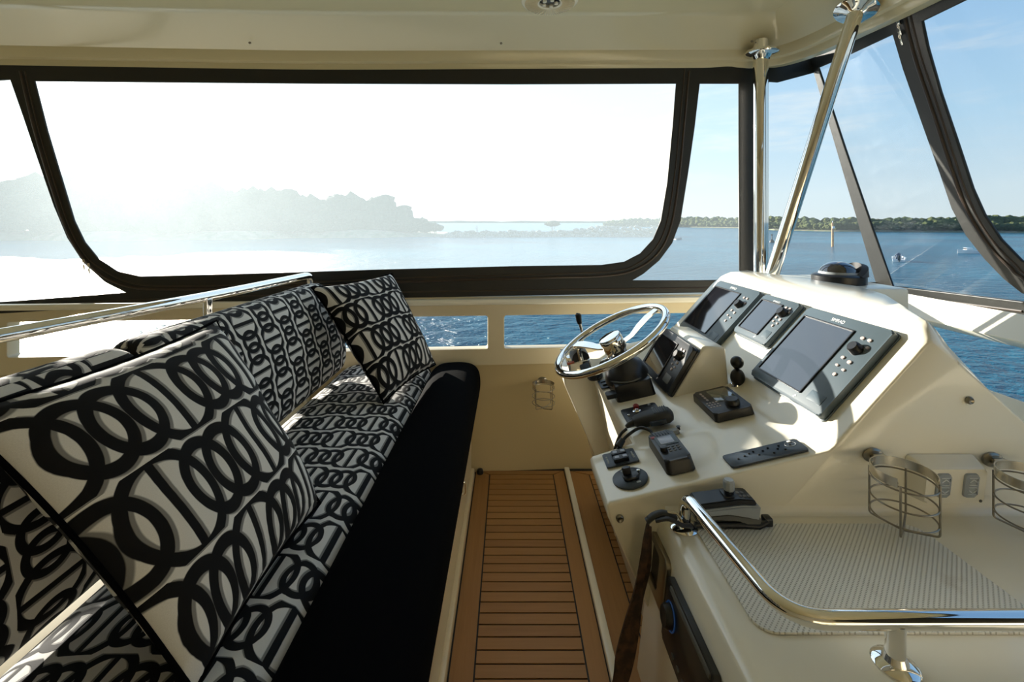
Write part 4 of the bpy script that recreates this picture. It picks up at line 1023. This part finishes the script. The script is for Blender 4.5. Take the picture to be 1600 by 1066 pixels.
# wire cup holders
def cup_holder(label, group):
    t = empty('cup_holder', (0, 0, 0)); tag(t, label, 'cup holder', group)
    r = 0.053; cy = -0.078; zb = 0.002
    bm = bmesh.new(); add_lathe(bm, [(0.022, 0), (0.022, 0.004), (0.017, 0.008), (0.001, 0.009)], axis_mat((0, 0, 0), (0, -1, 0)) @ Matrix.Scale(0.72, 4, (0, 1, 0)), 28)
    for x in (-0.008, 0.008): add_lathe(bm, [(0.004, 0.006), (0.004, 0.012), (0.001, 0.013)], axis_mat((x, 0, 0.0), (0, -1, 0)), 10)
    build('mount', bm, M['dsteel'], t)
    bm = bmesh.new(); add_box(bm, (0.028, 0.016, 0.012), (0.004, -0.016, 0.002), bev=0.003); add_tube(bm, [(-0.012, -0.020, 0.002), (0.020, -0.020, 0.002)], 0.0042, 12); build('hinge', bm, M['steel'], t)
    bm = bmesh.new(); n = 40; inn = []; 
    for k in range(n+1):
        a = math.radians(-40+260*k/n); row = []
        for rr, zz in ((r+0.001, zb-0.009), (r+0.001, zb+0.009), (r-0.001, zb+0.009), (r-0.001, zb-0.009)): row.append(bm.verts.new((rr*math.cos(a), cy+rr*math.sin(a), zz)))
        inn.append(row)
    for i in range(n):
        for k in range(4): bm.faces.new((inn[i][k], inn[i][(k+1) % 4], inn[i+1][(k+1) % 4], inn[i+1][k]))
    bm.faces.new(inn[0]); bm.faces.new(inn[-1]); build('band', bm, M['steel'], t)
    for a in (-38, 218, 120):
        a = math.radians(a); bm = bmesh.new(); add_lathe(bm, [(0.0035, 0), (0.003, 0.002), (0.001, 0.003)], axis_mat((r*math.cos(a), cy+r*math.sin(a), zb), (-math.cos(a), -math.sin(a), 0)), 10); build('rivet', bm, M['steel'], t)
    for z in (-0.012, -0.050, -0.082):
        bm = bmesh.new(); add_tube(bm, [(r*math.cos(a), cy+r*math.sin(a), z) for a in [2*PI*k/48 for k in range(48)]], 0.0017, 8, closed=True); build('hoop', bm, M['dsteel'], t)
    for a in (45, 135):
        a = math.radians(a); c, s = math.cos(a)*(r+0.001), math.sin(a)*(r+0.001)
        bm = bmesh.new(); add_tube(bm, fillet_path([(c, cy+s, -0.002), (c, cy+s, -0.100), (0, cy, -0.108-0.004*(a > 1)), (-c, cy-s, -0.100), (-c, cy-s, -0.002)], 0.006), 0.0020, 8); build('cradle_wire', bm, M['dsteel'], t)
    return t
h1 = cup_holder('folding wire cup holder over the mat, left of the rocker switch box', 'folding wire cup holders'); h1.location = (0.792, 0.993, 0.742)
h2 = copy_tree(h1); h2.location = (1.052, 0.993, 0.732); h2['label'] = 'folding wire cup holder cut by the right edge of the photo'
h3 = copy_tree(h1); h3.location = (0.164, 2.270, 0.462); h3['label'] = 'folding wire cup holder low on the side wall below the steering wheel'

# rocker switch box
t = empty('switch_box', mat=frame((0.940, 0.994, 0.697), (1, 0, 0), (0, -0.12, 1), (0, -1, -0.12))); tag(t, 'cream box with two grey up and down rockers on the dash face', 'switch box'); bpy.context.view_layer.update()
bm = bmesh.new(); add_slab(bm, 0.150, 0.092, 0.040, (0, 0, -0.004), 0.008, 0.006, taper=0.16); build('housing', bm, M['gel'], t)
for k in (-1, 1):
    bm = bmesh.new(); add_slab(bm, 0.029, 0.052, 0.006, (k*0.029, 0.004, 0.0345), 0.006, 0.003); rk = build('rocker', bm, M['grey'], t)
    for j in (-1, 1):
        bm = bmesh.new(); x0, y0 = k*0.029+0.002, 0.004+j*0.011
        add_tube(bm, [(x0-0.008, y0-j*0.002, 0.0412), (x0, y0+j*0.004, 0.0412), (x0+0.008, y0-j*0.002, 0.0412)], 0.0011, 5)
        add_tube(bm, [(x0-0.008, y0-j*0.008, 0.0412), (x0+0.008, y0-j*0.008, 0.0412), (x0+0.009, y0+j*0.007, 0.0412), (x0-0.009, y0+j*0.007, 0.0412)], 0.0009, 5, cap=True)
        build('arrow_mark', bm, M['print_'], rk)
bm = bmesh.new(); add_lathe(bm, [(0.004, 0.034), (0.003, 0.037)], T((0.056, -0.033, 0)), 12); build('screw', bm, M['dgrey'], t)

# cabinet side: steel framed recess and stereo
side_up = Vector((0.036, 0, 0.325)).normalized(); side_n = Vector((-side_up.z, 0, side_up.x))
def sidept(y, z): return Vector((0.322-(0.575-z)*0.1108, y, z))
def sdev(name, label, cat, y, z):
    o = empty(name, mat=frame(sidept(y, z)+side_n*0.001, RT, side_up, side_n)); tag(o, label, cat); bpy.context.view_layer.update(); return o
t = sdev('recess_panel', 'steel framed dark recessed panel at the top of the cabinet side', 'panel', 0.966, 0.520)
o = plate2d('bezel', [rect(-0.066, -0.053, 0.066, 0.053, 0.016), rect(-0.040, -0.036, 0.026, 0.036, 0.010)], T((0, 0, 0.003)), 0.008, 0.002, M['dsteel'], t)
bm = bmesh.new(); add_box(bm, (0.09, 0.08, 0.003), (-0.006, 0, 0.0005)); build('recess', bm, M['black'], t)
t = sdev('stereo', 'black marine stereo with a blue lit knob on the cabinet side', 'stereo', 0.785, 0.504)
bm = bmesh.new(); add_slab(bm, 0.200, 0.118, 0.012, (0, 0, 0), 0.006, 0.003); build('faceplate', bm, M['black'], t)
bm = bmesh.new(); add_box(bm, (0.17, 0.010, 0.006), (0.006, 0.050, 0.012), bev=0.002); build('flap_edge', bm, M['dgrey'], t)
bm = bmesh.new(); add_lathe(bm, [(0.020, 0.010), (0.020, 0.022), (0.017, 0.026), (0.001, 0.026)], T((-0.068, 0.005, 0)), 32); build('knob', bm, M['black'], t)
bm = bmesh.new(); add_tube(bm, [(-0.068+0.023*math.cos(a), 0.005+0.023*math.sin(a), 0.0128) for a in [2*PI*k/40 for k in range(40)]], 0.0012, 6, closed=True); build('lamp_ring', bm, M['led'], t)
for k in range(6):
    bm = bmesh.new(); add_slab(bm, 0.012, 0.006, 0.002, (-0.040+k*0.024, -0.044, 0.0115), 0.002, 0.0006); build('button', bm, M['dgrey'], t)

# webbing strap hanging off the rail foot
t = empty('webbing_strap', (0.33, 0.95, 0.62)); tag(t, 'dark brown webbing strap hanging from the handrail foot down the cabinet side', 'strap'); bpy.context.view_layer.update()
def ribbon(rows, th, name, mat):
    bm = bmesh.new(); rings = []
    for c, w, d in rows:
        c = Vector(c); d = Vector(d).normalized(); rings.append((c-d*w/2, c+d*w/2))
    A = smooth_path([a for a, b in rings], 6); B = smooth_path([b for a, b in rings], 6); prev = None
    for i, (a, b) in enumerate(zip(A, B)):
        tn = (A[min(i+1, len(A)-1)]-A[max(i-1, 0)]); nn = (b-a).cross(tn).normalized()*th/2
        row = [bm.verts.new(a+nn), bm.verts.new(b+nn), bm.verts.new(b-nn), bm.verts.new(a-nn)]
        if prev:
            for k in range(4): bm.faces.new((prev[k], prev[(k+1) % 4], row[(k+1) % 4], row[k]))
        else: bm.faces.new(row)
        prev = row
    bm.faces.new(prev); return child_world(build(name, bm, mat), t)
ribbon([((0.286, 0.945, 0.634), 0.012, (0, 0.3, 1)), ((0.284, 0.940, 0.600), 0.016, (1, 0.4, 0)), ((0.276, 0.935, 0.555), 0.016, (1, -0.5, 0)), ((0.263, 0.930, 0.500), 0.022, (1, 0.5, 0)), ((0.252, 0.930, 0.440), 0.034, (1, 0.2, 0)), ((0.238, 0.930, 0.370), 0.040, (1, 0, 0)), ((0.225, 0.925, 0.315), 0.030, (1, -0.3, 0)), ((0.205, 0.925, 0.255), 0.026, (1, 0.2, 0))], 0.0035, 'webbing', M['strap'])
ribbon([((0.292, 0.950, 0.610), 0.018, (0.8, 1, 0)), ((0.285, 0.945, 0.540), 0.018, (1, -0.6, 0)), ((0.268, 0.945, 0.46), 0.020, (1, 0.4, 0)), ((0.262, 0.945, 0.40), 0.018, (1, 0.4, 0)), ((0.255, 0.945, 0.36), 0.018, (1, 0.4, 0))], 0.003, 'webbing', M['strap'])
bm = bmesh.new(); add_tube(bm, smooth_path([(0.285, 0.945, 0.628), (0.300, 0.945, 0.640), (0.322, 0.945, 0.645), (0.345, 0.942, 0.636)], 6), 0.009, 10, flat=0.6)
add_tube(bm, smooth_path([(0.300, 0.935, 0.636), (0.325, 0.93, 0.643), (0.350, 0.925, 0.634), (0.372, 0.928, 0.630)], 6), 0.006, 8, flat=0.6); child_world(build('knot', bm, M['blackm']), t)
bm = bmesh.new(); add_tube(bm, [(0.328, 0.944, 0.648), (0.345, 0.936, 0.650), (0.352, 0.93, 0.642)], 0.003, 8); child_world(build('hook', bm, M['steel']), t)

t = empty('deck_bumper', (-0.146, 2.262, 0.0)); tag(t, 'tiny black rubber ball in the far floor corner by the bench foot', 'bumper')
bm = bmesh.new(); add_lathe(bm, [(0.016, 0), (0.017, 0.010), (0.013, 0.020), (0.001, 0.024)], None, 20); build('ball', bm, M['black'], t)

# ------------------------------------------------------------------ OUTSIDE
SEA = -4.25
bm = bmesh.new(); bmesh.ops.create_circle(bm, cap_ends=True, segments=64, radius=5000)
sea = build('sea', bm, M['sea'], smooth=0); sea.location = (0, 0, SEA); tag(sea, kind='structure')

def at(px, Y, z=SEA): return Vector(((px-CX)/FPX*Y, Y, z))
def Ysea(py): return (CAMZ-SEA)*FPX/(py-CY)
def crown(seed, n, sub=2, spread=1.0, squash=0.75):
    rnd = random.Random(seed); bm = bmesh.new()
    for k in range(n):
        t_ = bmesh.new(); bmesh.ops.create_icosphere(t_, subdivisions=sub, radius=1.0)
        a = rnd.random()*2*PI; d = rnd.random()**0.6*spread; s = rnd.uniform(0.32, 0.62)*(1.2-d*0.35)
        c = Vector((math.cos(a)*d, math.sin(a)*d, rnd.uniform(-0.45, 0.75)*squash*(1.15-d*0.6)))
        for v in t_.verts:
            q = v.co.copy(); v.co *= 1+0.35*noise.noise(q*2.1+Vector((seed*3, k, 0)))+0.28*noise.noise(q*5.5+Vector((k, seed, 4)))
            v.co = c+Vector((v.co.x*s, v.co.y*s, v.co.z*s*squash))
        merge(bm, t_)
    return bm
def make_tree(seed, h, r, mat, label, group, bare=False):
    t = empty('shore_tree', (0, 0, 0)); tag(t, label, 'tree', group)
    bm = crown(seed, 15, 2, 0.75); bm.transform(T((0, 0, h*0.52)) @ Matrix.Diagonal((r, r, h*0.56, 1))); build('crown', bm, mat, t, smooth=0)
    bm = bmesh.new(); add_tube(bm, [(0, 0, -0.5), (0.1*r, 0, h*0.3), (0, 0.1*r, h*0.7)], [0.05*r, 0.04*r, 0.02*r], 7)
    for k in range(4): a = k*1.7+seed; add_tube(bm, [(0.05*r, 0, h*0.3), (r*0.45*math.cos(a), r*0.45*math.sin(a), h*0.68)], [0.03*r, 0.012*r], 6)
    build('trunk', bm, M['bark'], t); return t
# left wooded point: a bank and trees standing on it
bm = bmesh.new(); nx = 90; rows = []
for i in range(nx+1):
    px = -700+1400*i/nx; Yn = 132+38*max(0, (px-250)/450)+4*math.sin(px*0.03)
    h = 2.4*max(0.0, min(1, (705-px)/120))+0.25
    row = []
    for k, (dy, z) in enumerate(((-1.5, -0.6), (1, 0.3), (5, 1.0), (40, 1.15), (70, 0.6))):
        q = at(px, Yn+dy, SEA+z*h+0.35*noise.noise(Vector((px*0.04, k, 0)))*(k in (1, 2, 3))); row.append(bm.verts.new(q))
    rows.append(row)
for i in range(nx):
    for k in range(4): bm.faces.new((rows[i][k], rows[i+1][k], rows[i+1][k+1], rows[i][k+1]))
tag(build('shore_bank', bm, M['bank']), kind='structure')
protos = [make_tree(1, 14, 6.0, M['leaf'], '', ''), make_tree(5, 14, 5.2, M['leaf'], '', ''), make_tree(9, 14, 6.8, M['leaf'], '', '')]
rnd = random.Random(3)
def skyline(px):      # height of the tree tops above the water, metres at 150 m
    pts = [(-700, 20), (0, 19.5), (120, 19.8), (260, 18.5), (330, 17.5), (425, 15.6), (500, 14.0), (560, 14.2), (600, 12.6), (630, 9.0), (650, 6.0), (700, 2.6)]
    for (a, ha), (b, hb_) in zip(pts, pts[1:]):
        if px <= b: return ha+(hb_-ha)*(px-a)/(b-a)
    return 4
spots = []
px = -260
while px < 690:
    h = skyline(px); step = rnd.uniform(11, 17) if h > 9 else rnd.uniform(9, 13)
    spots.append((px, h*rnd.uniform(0.86, 1.05), 0)); px += step*(0.75+h/40)
    if h > 9: spots.append((px-step*0.5, h*rnd.uniform(0.40, 0.62), -1))
used = 0
for px, h, layer in spots:
    Y = 142+38*max(0, (px-250)/450)+(0 if layer else rnd.uniform(4, 12))-(3 if layer else 0)
    o = protos[used] if used < 3 else copy_tree(protos[rnd.randrange(3)]); used += 1
    Hh = h*Y/152
    o.location = at(px, Y, SEA+0.6); o.scale = (0.62*Hh/14*1.15+0.25, 0.62*Hh/14*1.15+0.25, Hh/14); o.rotation_euler = (0, 0, rnd.random()*6.28)
    if layer: o['label'] = 'low leafy tree at the waterline of the hazy wooded shore on the left'; o['group'] = 'low trees along the left shoreline'
    elif px > 600: o['label'] = 'small tree stepping down at the tip of the hazy left shore'; o['group'] = 'small trees at the tip of the left shore'
    else: o['label'] = 'tall leafy tree in the hazy wood on the left shore'; o['group'] = 'tall trees of the left shore'
# bare tree at the tip, shrub on the breakwater
def bare(px, Y, h, label):
    t = empty('bare_tree', at(px, Y, SEA+1.0)); tag(t, label, 'tree'); bm = bmesh.new()
    add_tube(bm, [(0, 0, -1), (0.1, 0, h*0.5), (0, 0, h)], [0.16, 0.1, 0.03], 6)
    for k in range(9): a = k*2.4; z = h*(0.35+0.06*k); add_tube(bm, [(0, 0, z), (1.3*math.cos(a)*(1-k*0.06), 1.3*math.sin(a), z+h*0.22)], [0.06, 0.02], 5)
    build('trunk', bm, M['bark'], t)
bare(679, 165, 5.5, 'thin bare tree at the very tip of the left shore'); bare(745, 166, 3.4, 'small bare shrub on the left end of the breakwater')
t = empty('breakwater_tree', at(864, 180, SEA+2.2)); tag(t, 'lone round bush standing above the middle of the rock breakwater', 'bush')
bm = crown(21, 12, 2, 0.9, 0.6); bm.transform(T((0, 0, 2.4)) @ Matrix.Diagonal((3.6, 3.0, 1.9, 1))); build('crown', bm, M['leaf'], t, smooth=0)
bm = bmesh.new()
for a in (0.3, 2.4, 4.5): add_tube(bm, [(0, 0, -1), (1.2*math.cos(a), 1.2*math.sin(a), 2.2)], [0.14, 0.06], 6)
build('trunk', bm, M['bark'], t)
# breakwater of heaped rocks
bm = bmesh.new(); rr = random.Random(11)
for k in range(900):
    u = rr.random(); px = 690+350*u; Yc = 166+10*u; d = rr.uniform(-1, 1); hh = (2.3+1.7*max(0, min(1, (px-870)/60)))*(1-abs(d)**1.5)*min(1, (px-680)/40+0.15)
    t_ = bmesh.new(); bmesh.ops.create_icosphere(t_, subdivisions=1, radius=1); s = rr.uniform(0.5, 1.05)
    for v in t_.verts: v.co = Vector((v.co.x*s*1.2, v.co.y*s, v.co.z*s*0.8))*(1+0.35*noise.noise(v.co*1.5+Vector((k, 0, 0))))
    c = at(px, Yc+d*5, SEA+hh*rr.uniform(0.35, 1)-0.3)
    for v in t_.verts: v.co += c
    merge(bm, t_)
o = build('breakwater_rocks', bm, M['rock'], smooth=0); tag(o, 'long low rock breakwater running out from the left shore', 'breakwater', kind='stuff')
# low far land on the horizon
bm = bmesh.new(); rows = []
for i in range(81):
    px = 640+400*i/80; Yf = 2300
    hgt = 5.0+3.5*noise.noise(Vector((px*0.03, 0, 0)))+1.5*noise.noise(Vector((px*0.2, 3, 0)))
    rows.append([bm.verts.new(at(px, Yf, SEA-1)), bm.verts.new(at(px, Yf+30, SEA+max(1, hgt)+5)), bm.verts.new(at(px, Yf+300, SEA+2))])
for i in range(80):
    for k in range(2): bm.faces.new((rows[i][k], rows[i+1][k], rows[i+1][k+1], rows[i][k+1]))
tag(build('shore_far_land', bm, M['bank']), kind='structure')
# right mangrove shore
def shoreY(px):
    pts = [(940, 520), (1060, 480), (1160, 400), (1210, 300), (1300, 262), (1400, 250), (1500, 236), (1600, 225), (1900, 210)]
    for (a, ya), (b, yb) in zip(pts, pts[1:]):
        if px <= b: return ya+(yb-ya)*(px-a)/(b-a)
    return 210
def topH(px):
    pts = [(940, 7.5), (980, 10.5), (1060, 11.5), (1160, 11.0), (1210, 9.6), (1300, 8.7), (1400, 8.2), (1500, 9.6), (1540, 9.0), (1600, 8.6), (1900, 9)]
    for (a, ya), (b, yb) in zip(pts, pts[1:]):
        if px <= b: return ya+(yb-ya)*(px-a)/(b-a)
    return 9
bm = bmesh.new(); rows = []
for i in range(101):
    px = 930+1000*i/100; Y = shoreY(px)
    rows.append([bm.verts.new(at(px, Y-2, SEA-0.5)), bm.verts.new(at(px, Y, SEA+0.7+0.3*noise.noise(Vector((px*0.1, 1, 2))))), bm.verts.new(at(px, Y+45, SEA+1.2)), bm.verts.new(at(px, Y+90, SEA))])
for i in range(100):
    for k in range(3): bm.faces.new((rows[i][k], rows[i+1][k], rows[i+1][k+1], rows[i][k+1]))
tag(build('shore_right', bm, M['bank']), kind='structure')
def make_bush(seed):
    t = empty('mangrove_tree', (0, 0, 0)); tag(t, '', 'tree'); bm = crown(seed, 14, 2, 0.9, 0.8); bm.transform(T((0, 0, 3.9)) @ Matrix.Diagonal((5.0, 5.0, 5.0, 1))); build('crown', bm, M['mang'], t, smooth=0)
    bm = bmesh.new()
    for k in range(5): a = k*1.3+seed; add_tube(bm, [(1.6*math.cos(a), 1.6*math.sin(a), -0.8), (0.4*math.cos(a), 0.4*math.sin(a), 3.0)], [0.16, 0.10], 5)
    build('trunk', bm, M['bark'], t); return t
bp_ = [make_bush(31), make_bush(35), make_bush(38)]; used = 0; px = 945
while px < 1880:
    Y = shoreY(px); H = topH(px)
    for lay in (0, 1):
        Yl = Y+4+lay*12; h = H*(rnd.uniform(0.55, 0.75) if lay == 0 else rnd.uniform(0.88, 1.1)); o = bp_[used] if used < 3 else copy_tree(bp_[rnd.randrange(3)]); used += 1
        o.location = at(px+lay*7, Yl, SEA+0.5); s = h/9.0; o.scale = (s*rnd.uniform(0.85, 1.15), s*0.95, s); o.rotation_euler = (0, 0, rnd.random()*6.28)
        if px < 1165: o['label'] = 'distant green tree on the low shore seen left of the chrome post'; o['group'] = 'distant trees left of the chrome post'
        else: o['label'] = 'green mangrove tree on the shore across the water at right'; o['group'] = 'mangrove trees on the right shore'
    px += rnd.uniform(8.5, 11.5)*(1.0 if px > 1200 else 0.8)
# channel beacon pile
Yb = 5.5*FPX/38.5
t = empty('channel_pile', at(1301, Yb)); tag(t, 'orange brown timber channel pile standing in the water at right', 'pile')
bm = bmesh.new(); add_tube(bm, [(0, 0, -1), (0, 0, 5.0)], 0.24, 12); add_lathe(bm, [(0.26, 4.9), (0.26, 5.1), (0.01, 5.5)], None, 12); build('pile', bm, M['pile'], t)
bm = bmesh.new(); add_slab(bm, 0.6, 0.5, 0.06, (0, 0, 0), 0.03, 0.01); bm.transform(T((0, -0.26, 4.3)) @ Matrix.Rotation(PI/2, 4, 'X')); build('marker_board', bm, M['print_'], t)
bm = bmesh.new(); add_lathe(bm, [(0.1, 5.4), (0.1, 5.7), (0.02, 5.8)], None, 10); build('lamp', bm, M['grey'], t)

def hull(bm, L, Wd, H, bow=0.35):
    secs_ = []
    for i in range(9):
        u = i/8; w = Wd/2*(1 if u < 0.55 else max(0.03, 1-((u-0.55)/0.45)**2)); sh = H*(1+0.25*u*u)
        secs_.append([bm.verts.new((L*(u-0.5), yy, zz)) for yy, zz in ((-w, sh), (-w*0.85, 0.0), (0, -0.15), (w*0.85, 0.0), (w, sh), (w*0.82, sh), (w*0.8, sh*0.5), (-w*0.8, sh*0.5), (-w*0.82, sh))])
    for i in range(8):
        for k in range(9): bm.faces.new((secs_[i][k], secs_[i][(k+1) % 9], secs_[i+1][(k+1) % 9], secs_[i+1][k]))
    bm.faces.new(secs_[0]); bm.faces.new(secs_[-1])
Yd = 5.5*FPX/61
t = empty('fishing_dinghy', at(1404, Yd)); t.rotation_euler = (0, 0, 0.9); tag(t, 'small open boat with two people aboard in the middle of the bay at right', 'boat')
bm = bmesh.new(); hull(bm, 3.4, 1.5, 0.55); build('hull', bm, M['hull'], t)
bm = bmesh.new(); add_box(bm, (0.35, 0.3, 0.7), (-1.75, 0, 0.55), bev=0.05); add_tube(bm, [(-1.85, 0, 0.4), (-1.9, 0, -0.4)], 0.06, 8); build('outboard', bm, M['black'], t)
bm = bmesh.new(); add_box(bm, (0.5, 0.7, 0.5), (0.2, 0, 0.65), bev=0.05); build('centre_console', bm, M['hull'], t)
for (x, y, lab) in ((-0.6, 0.1, 'person in dark clothing sitting at the stern of the small open boat'), (0.55, -0.05, 'person in dark clothing sitting forward in the small open boat')):
    pm = bmesh.new(); c = pm
    me = bpy.data.meshes.new('person'); pts_ = [(0, 0, 0.42), (0, 0, 0.70), (0, 0, 0.92), (0, 0, 1.02), (0.02, 0, 1.15), (0, 0.2, 0.88), (0.12, 0.26, 0.65), (0.32, 0.22, 0.55), (0, -0.2, 0.88), (0.12, -0.26, 0.65), (0.32, -0.22, 0.55), (0.4, 0.12, 0.42), (0.45, 0.12, 0.08), (0.4, -0.12, 0.42), (0.45, -0.12, 0.08)]
    edg = [(0, 1), (1, 2), (2, 3), (3, 4), (2, 5), (5, 6), (6, 7), (2, 8), (8, 9), (9, 10), (0, 11), (11, 12), (0, 13), (13, 14)]
    me.from_pydata([Vector(q) for q in pts_], edg, []); o = bpy.data.objects.new('person', me); COL.objects.link(o)
    rad = [0.15, 0.15, 0.12, 0.06, 0.11, 0.07, 0.05, 0.04, 0.07, 0.05, 0.04, 0.08, 0.05, 0.08, 0.05]
    mo = o.modifiers.new('Skin', 'SKIN'); 
    for v, r in zip(me.skin_vertices[0].data, rad): v.radius = (r, r)
    me.skin_vertices[0].data[0].use_root = True
    ms = o.modifiers.new('Sub', 'SUBSURF'); ms.levels = 1; ms.render_levels = 1
    me.materials.append(M['cloth1']); pm.free()
    rot = Matrix.Rotation(0.9, 4, 'Z'); o.location = t.location+(rot @ Vector((x, y, 0.05))); o.rotation_euler = (0, 0, 0.9); tag(o, lab, 'person')
Ym = 5.5*FPX/49
t = empty('motor_boat', at(1514, Ym)); t.scale = (0.62, 0.62, 0.62); t.rotation_euler = (0, 0, 2.9); tag(t, 'white motor boat beside the curved black window frame at right', 'boat')
bm = bmesh.new(); hull(bm, 5.4, 2.1, 0.9); build('hull', bm, M['hull'], t)
bm = bmesh.new(); add_box(bm, (1.6, 1.5, 0.75), (0.2, 0, 1.2), bev=0.15); build('cabin', bm, M['hull'], t)
bm = bmesh.new(); add_box(bm, (0.05, 1.3, 0.4), (1.02, 0, 1.3), bev=0.01); build('windshield', bm, M['glass'], t)
Yk = 5.5*FPX/27.5
t = empty('far_dinghy', at(1060, Yk)); t.rotation_euler = (0, 0, 0.3); tag(t, 'tiny dark dinghy off the end of the breakwater', 'boat'); bm = bmesh.new(); hull(bm, 2.6, 1.2, 0.5); build('hull', bm, M['grey'], t)
t = empty('far_dinghy', at(765, 5.5*FPX/24)); t.rotation_euler = (0, 0, 0.1); tag(t, 'tiny skiff on the water before the left end of the breakwater', 'boat'); bm = bmesh.new(); hull(bm, 3.0, 1.2, 0.5); build('hull', bm, M['grey'], t)
t = empty('channel_buoy', at(1206, 5.5*FPX/32)); tag(t, 'small dark channel buoy just right of the upright chrome post', 'buoy')
bm = bmesh.new(); add_lathe(bm, [(0.5, -0.3), (0.6, 0.1), (0.5, 0.5), (0.12, 0.9), (0.10, 1.8)], None, 16); build('float', bm, M['blackm'], t)
bm = bmesh.new(); add_lathe(bm, [(0.01, 1.8), (0.25, 1.9), (0.01, 2.4)], None, 12); build('topmark', bm, M['black'], t)
# the hull sides of our own boat under the cockpit, so the space is closed from outside too
bm = bmesh.new(); add_box(bm, (6.4, 4.4, 0.5), (-0.9, 0.3, -0.32), bev=0.05)
tag(build('floor_deck_moulding', bm, M['gel']), kind='structure')
